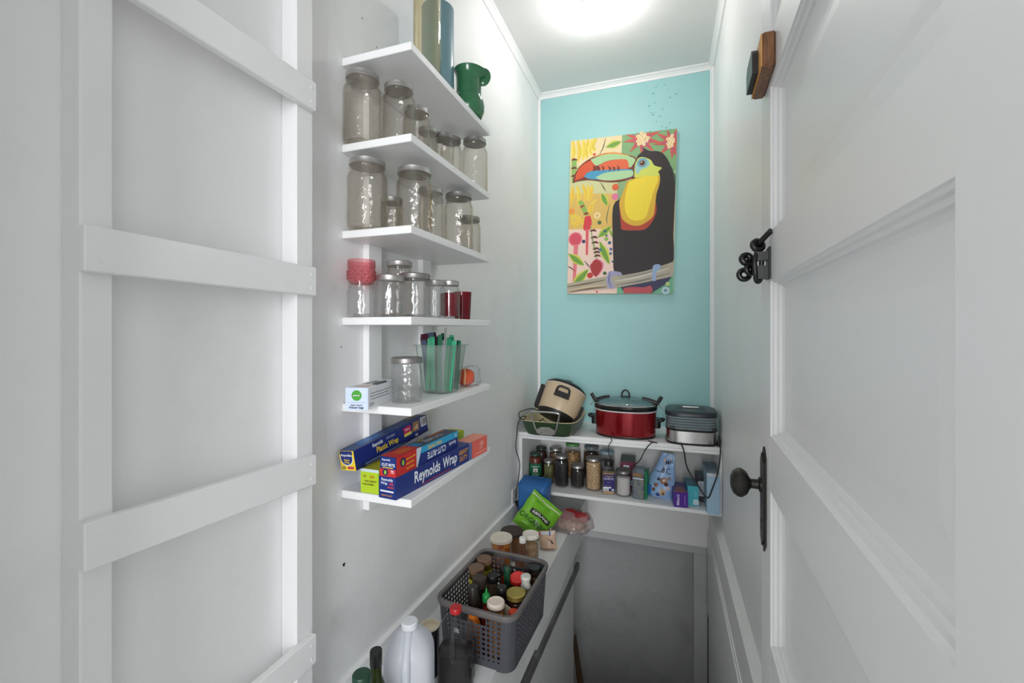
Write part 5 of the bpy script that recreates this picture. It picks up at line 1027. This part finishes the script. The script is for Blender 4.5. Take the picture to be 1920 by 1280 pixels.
bottle('spice_bottle', 'small bottle with yellow cap tucked under the basket rim', ins(-.440, 1.208), inh(-.850), .0145, .0140, .014, paint(RGB(150, 120, 70), .3), paint(RGB(232, 198, 84), .4), .7, GI)
bottle('spice_bottle', 'small dark bottle alone in the wall side corner of basket', ins(-.612, 1.215), inh(-.846), .0160, .0150, .020, paint(RGB(40, 34, 28), .2), paint(RGB(44, 38, 34), .4), .6, GI)
jar('sauce_jar', 'red jar with black lid at the far wall of basket', ins(-.525, 1.445), .0220, inh(-.835), BLACK, .95, None, (paint(RGB(150, 28, 26), .3), .86), GI, 2.0, .022)
t, mf = pouch('seasoning_packet', 'cream paper packet leaning against the gold lidded jar', 'packet', (-.458, 1.252, BZ + .0005), (math.radians(-2), math.radians(4), -.5), .048, .135, .008, paint(RGB(206, 196, 176), .6), 4, .7, .002, 8, 10)

# bottles and jugs at the near end of the ledge
def jug(name, label, loc, rz, a, b, h, mat, capm, hz, fillm=None, fillf=.5):
    t = thing(name, label, 'jug', loc, (0, 0, rz))
    MB().rings([srng(z * h, a * k, b * k, n, 48) for z, k, n in ((0, .88, 4.5), (.008, .95, 4.5), (.03, .99, 4.2), (.10, 1, 4), (.55, 1, 3.8), (.68, .985, 3.5), (.77, .90, 3.0), (.845, .70, 2.5), (.90, .44, 2.1), (.93, .28, 2), (.955, .26, 2))], cap1=False).build('bottle_body', mat, t, 50)
    cr = a * .33
    MB().lathe([(cr, h * .935), (cr * 1.03, h * .940), (cr * 1.03, h * .992), (cr * .94, h), (0, h)], None, None, 28).build('cap', capm, t, 40)
    hd = MB().tube(spline([(0, -b * .28, h * .91), (0, -b * .70, h * .82), (0, -b * 1.02, h * .72), (0, -b * 1.06, h * .60), (0, -b * 1.02, h * .50), (0, -b * .90, h * .44)], 5), a * .17, None, 10, None, False, 1.1).build('handle', mat, t, 60)
    if fillm: MB().rings([srng(z, a * k, b * k, 4, 40) for z, k in ((.003, .86), (.012, .95), (h * fillf, .965), (h * fillf + .0005, .9))]).build('liquid', fillm, t, 40)
    return t
MILK = milky((.84, .855, .90, 1), .5)
pos, h = place(768, 1163, -.728)
jug('white_jug', 'milky white plastic jug with white cap on ledge', pos, math.radians(24), .060, .060, h, MILK, milky((.9, .91, .93, 1), .3), 0)
pos, h = place(855, 1136, -.756)
jt = jug('syrup_jug', 'clear plastic jug half full of dark brown liquid with red cap', (pos[0], pos[1] - .002, pos[2]), math.radians(14), .0475, .040, h, glass((.90, .90, .91), .10, 1.22, .05, 15, .012, (.75, .77, .8)), paint(RGB(176, 28, 30), .35), 0, paint(RGB(22, 14, 9), .12), .46)
prints(jt, frame((.0482, 0, 0), (0, 1, 0), (0, 0, 1)), [('r', -.020, .012, .022, .062, RGB(50, 44, 40)), ('r', -.010, .018, .012, .050, RGB(205, 205, 205))] + [('r', -.007 + .004 * k, .022, -.0048 + .004 * k, .046, RGB(30, 30, 30)) for k in range(5)], None, 'paper_label')
pos, h = place(806, 1171, -.835)
cn_ = thing('open_canister', 'dark canister with pale open rim between the two jugs', 'canister', pos)
MB().lathe([(.0245, 0), (.026, .001), (.026, h - .004)], None, None, 32, cap1=False).build('body', paint(RGB(36, 34, 44), .4, 0, .3, 50), cn_, 40)
MB().lathe([(.026, h - .0045), (.0268, h - .003), (.0268, h), (.0245, h), (.0238, h - .010), (0, h - .010)], None, None, 32, cap0=False).build('pale_lid', paint(RGB(226, 214, 192), .45), cn_, 40)
pos, h = place(705, 1218, -.722)
bottle('olive_oil_bottle', 'dark green glass oil bottle with black cap on ledge by ladder', pos, h, .034, .0135, .034, glass((.34, .42, .16), .03, 1.5, 0, 90, .35, (.03, .045, .01)), BLACK, .52, 'bottles at ladder end of ledge', rn=.0125)
pos, h = place(678, 1262, -.700)
bottle('vinegar_bottle', 'bottle with wide dark green cap nearest the ladder on ledge', pos, h, .033, .0185, .024, glass((.40, .50, .40), .03, 1.5, 0, 90, .35, (.03, .06, .04)), paint(RGB(22, 62, 44), .4), .60, 'bottles at ladder end of ledge')
# leaning board in the basement opening
wb = MB().box(-.034, .034, -.03, .03, 0, .95, None, None, .004)
wb.v = [(x * .15 - .012 if z > .9 else x, y, z) for x, y, z in wb.v]
o = wb.build('wooden_post', wood_mat('old_brown_wood', RGB(70, 48, 28), RGB(106, 74, 44), 40), None)
q = px(1084, 1197, Y=2.60); o.location = (q.x + .105, 2.60, q.z - .94); o.rotation_euler = (0, math.radians(-7), 0)
tag(o, 'brown wooden post leaning in the dark basement opening', 'post')

# socket on the left wall behind the bags, with the cord's plug in it
q = px(963, 934, X=XW); ot = thing('wall_outlet', 'white wall socket with black plug above the ledge corner', 'outlet', (XW + .0003, q.y, q.z))
MB().box(0, .006, -.035, .035, -.055, .055, None, None, .002).build('cover_plate', paint(RGB(226, 224, 220), .4), ot)
for dz in (.022, -.022): MB().box(.006, .008, -.014, .014, dz - .013, dz + .013, None, None, .001).build('receptacle', paint(RGB(200, 198, 194), .4), ot)
MB().box(.008, .030, -.013, .013, -.034, -.010, None, None, .004).build('plug', BLACK, ot)
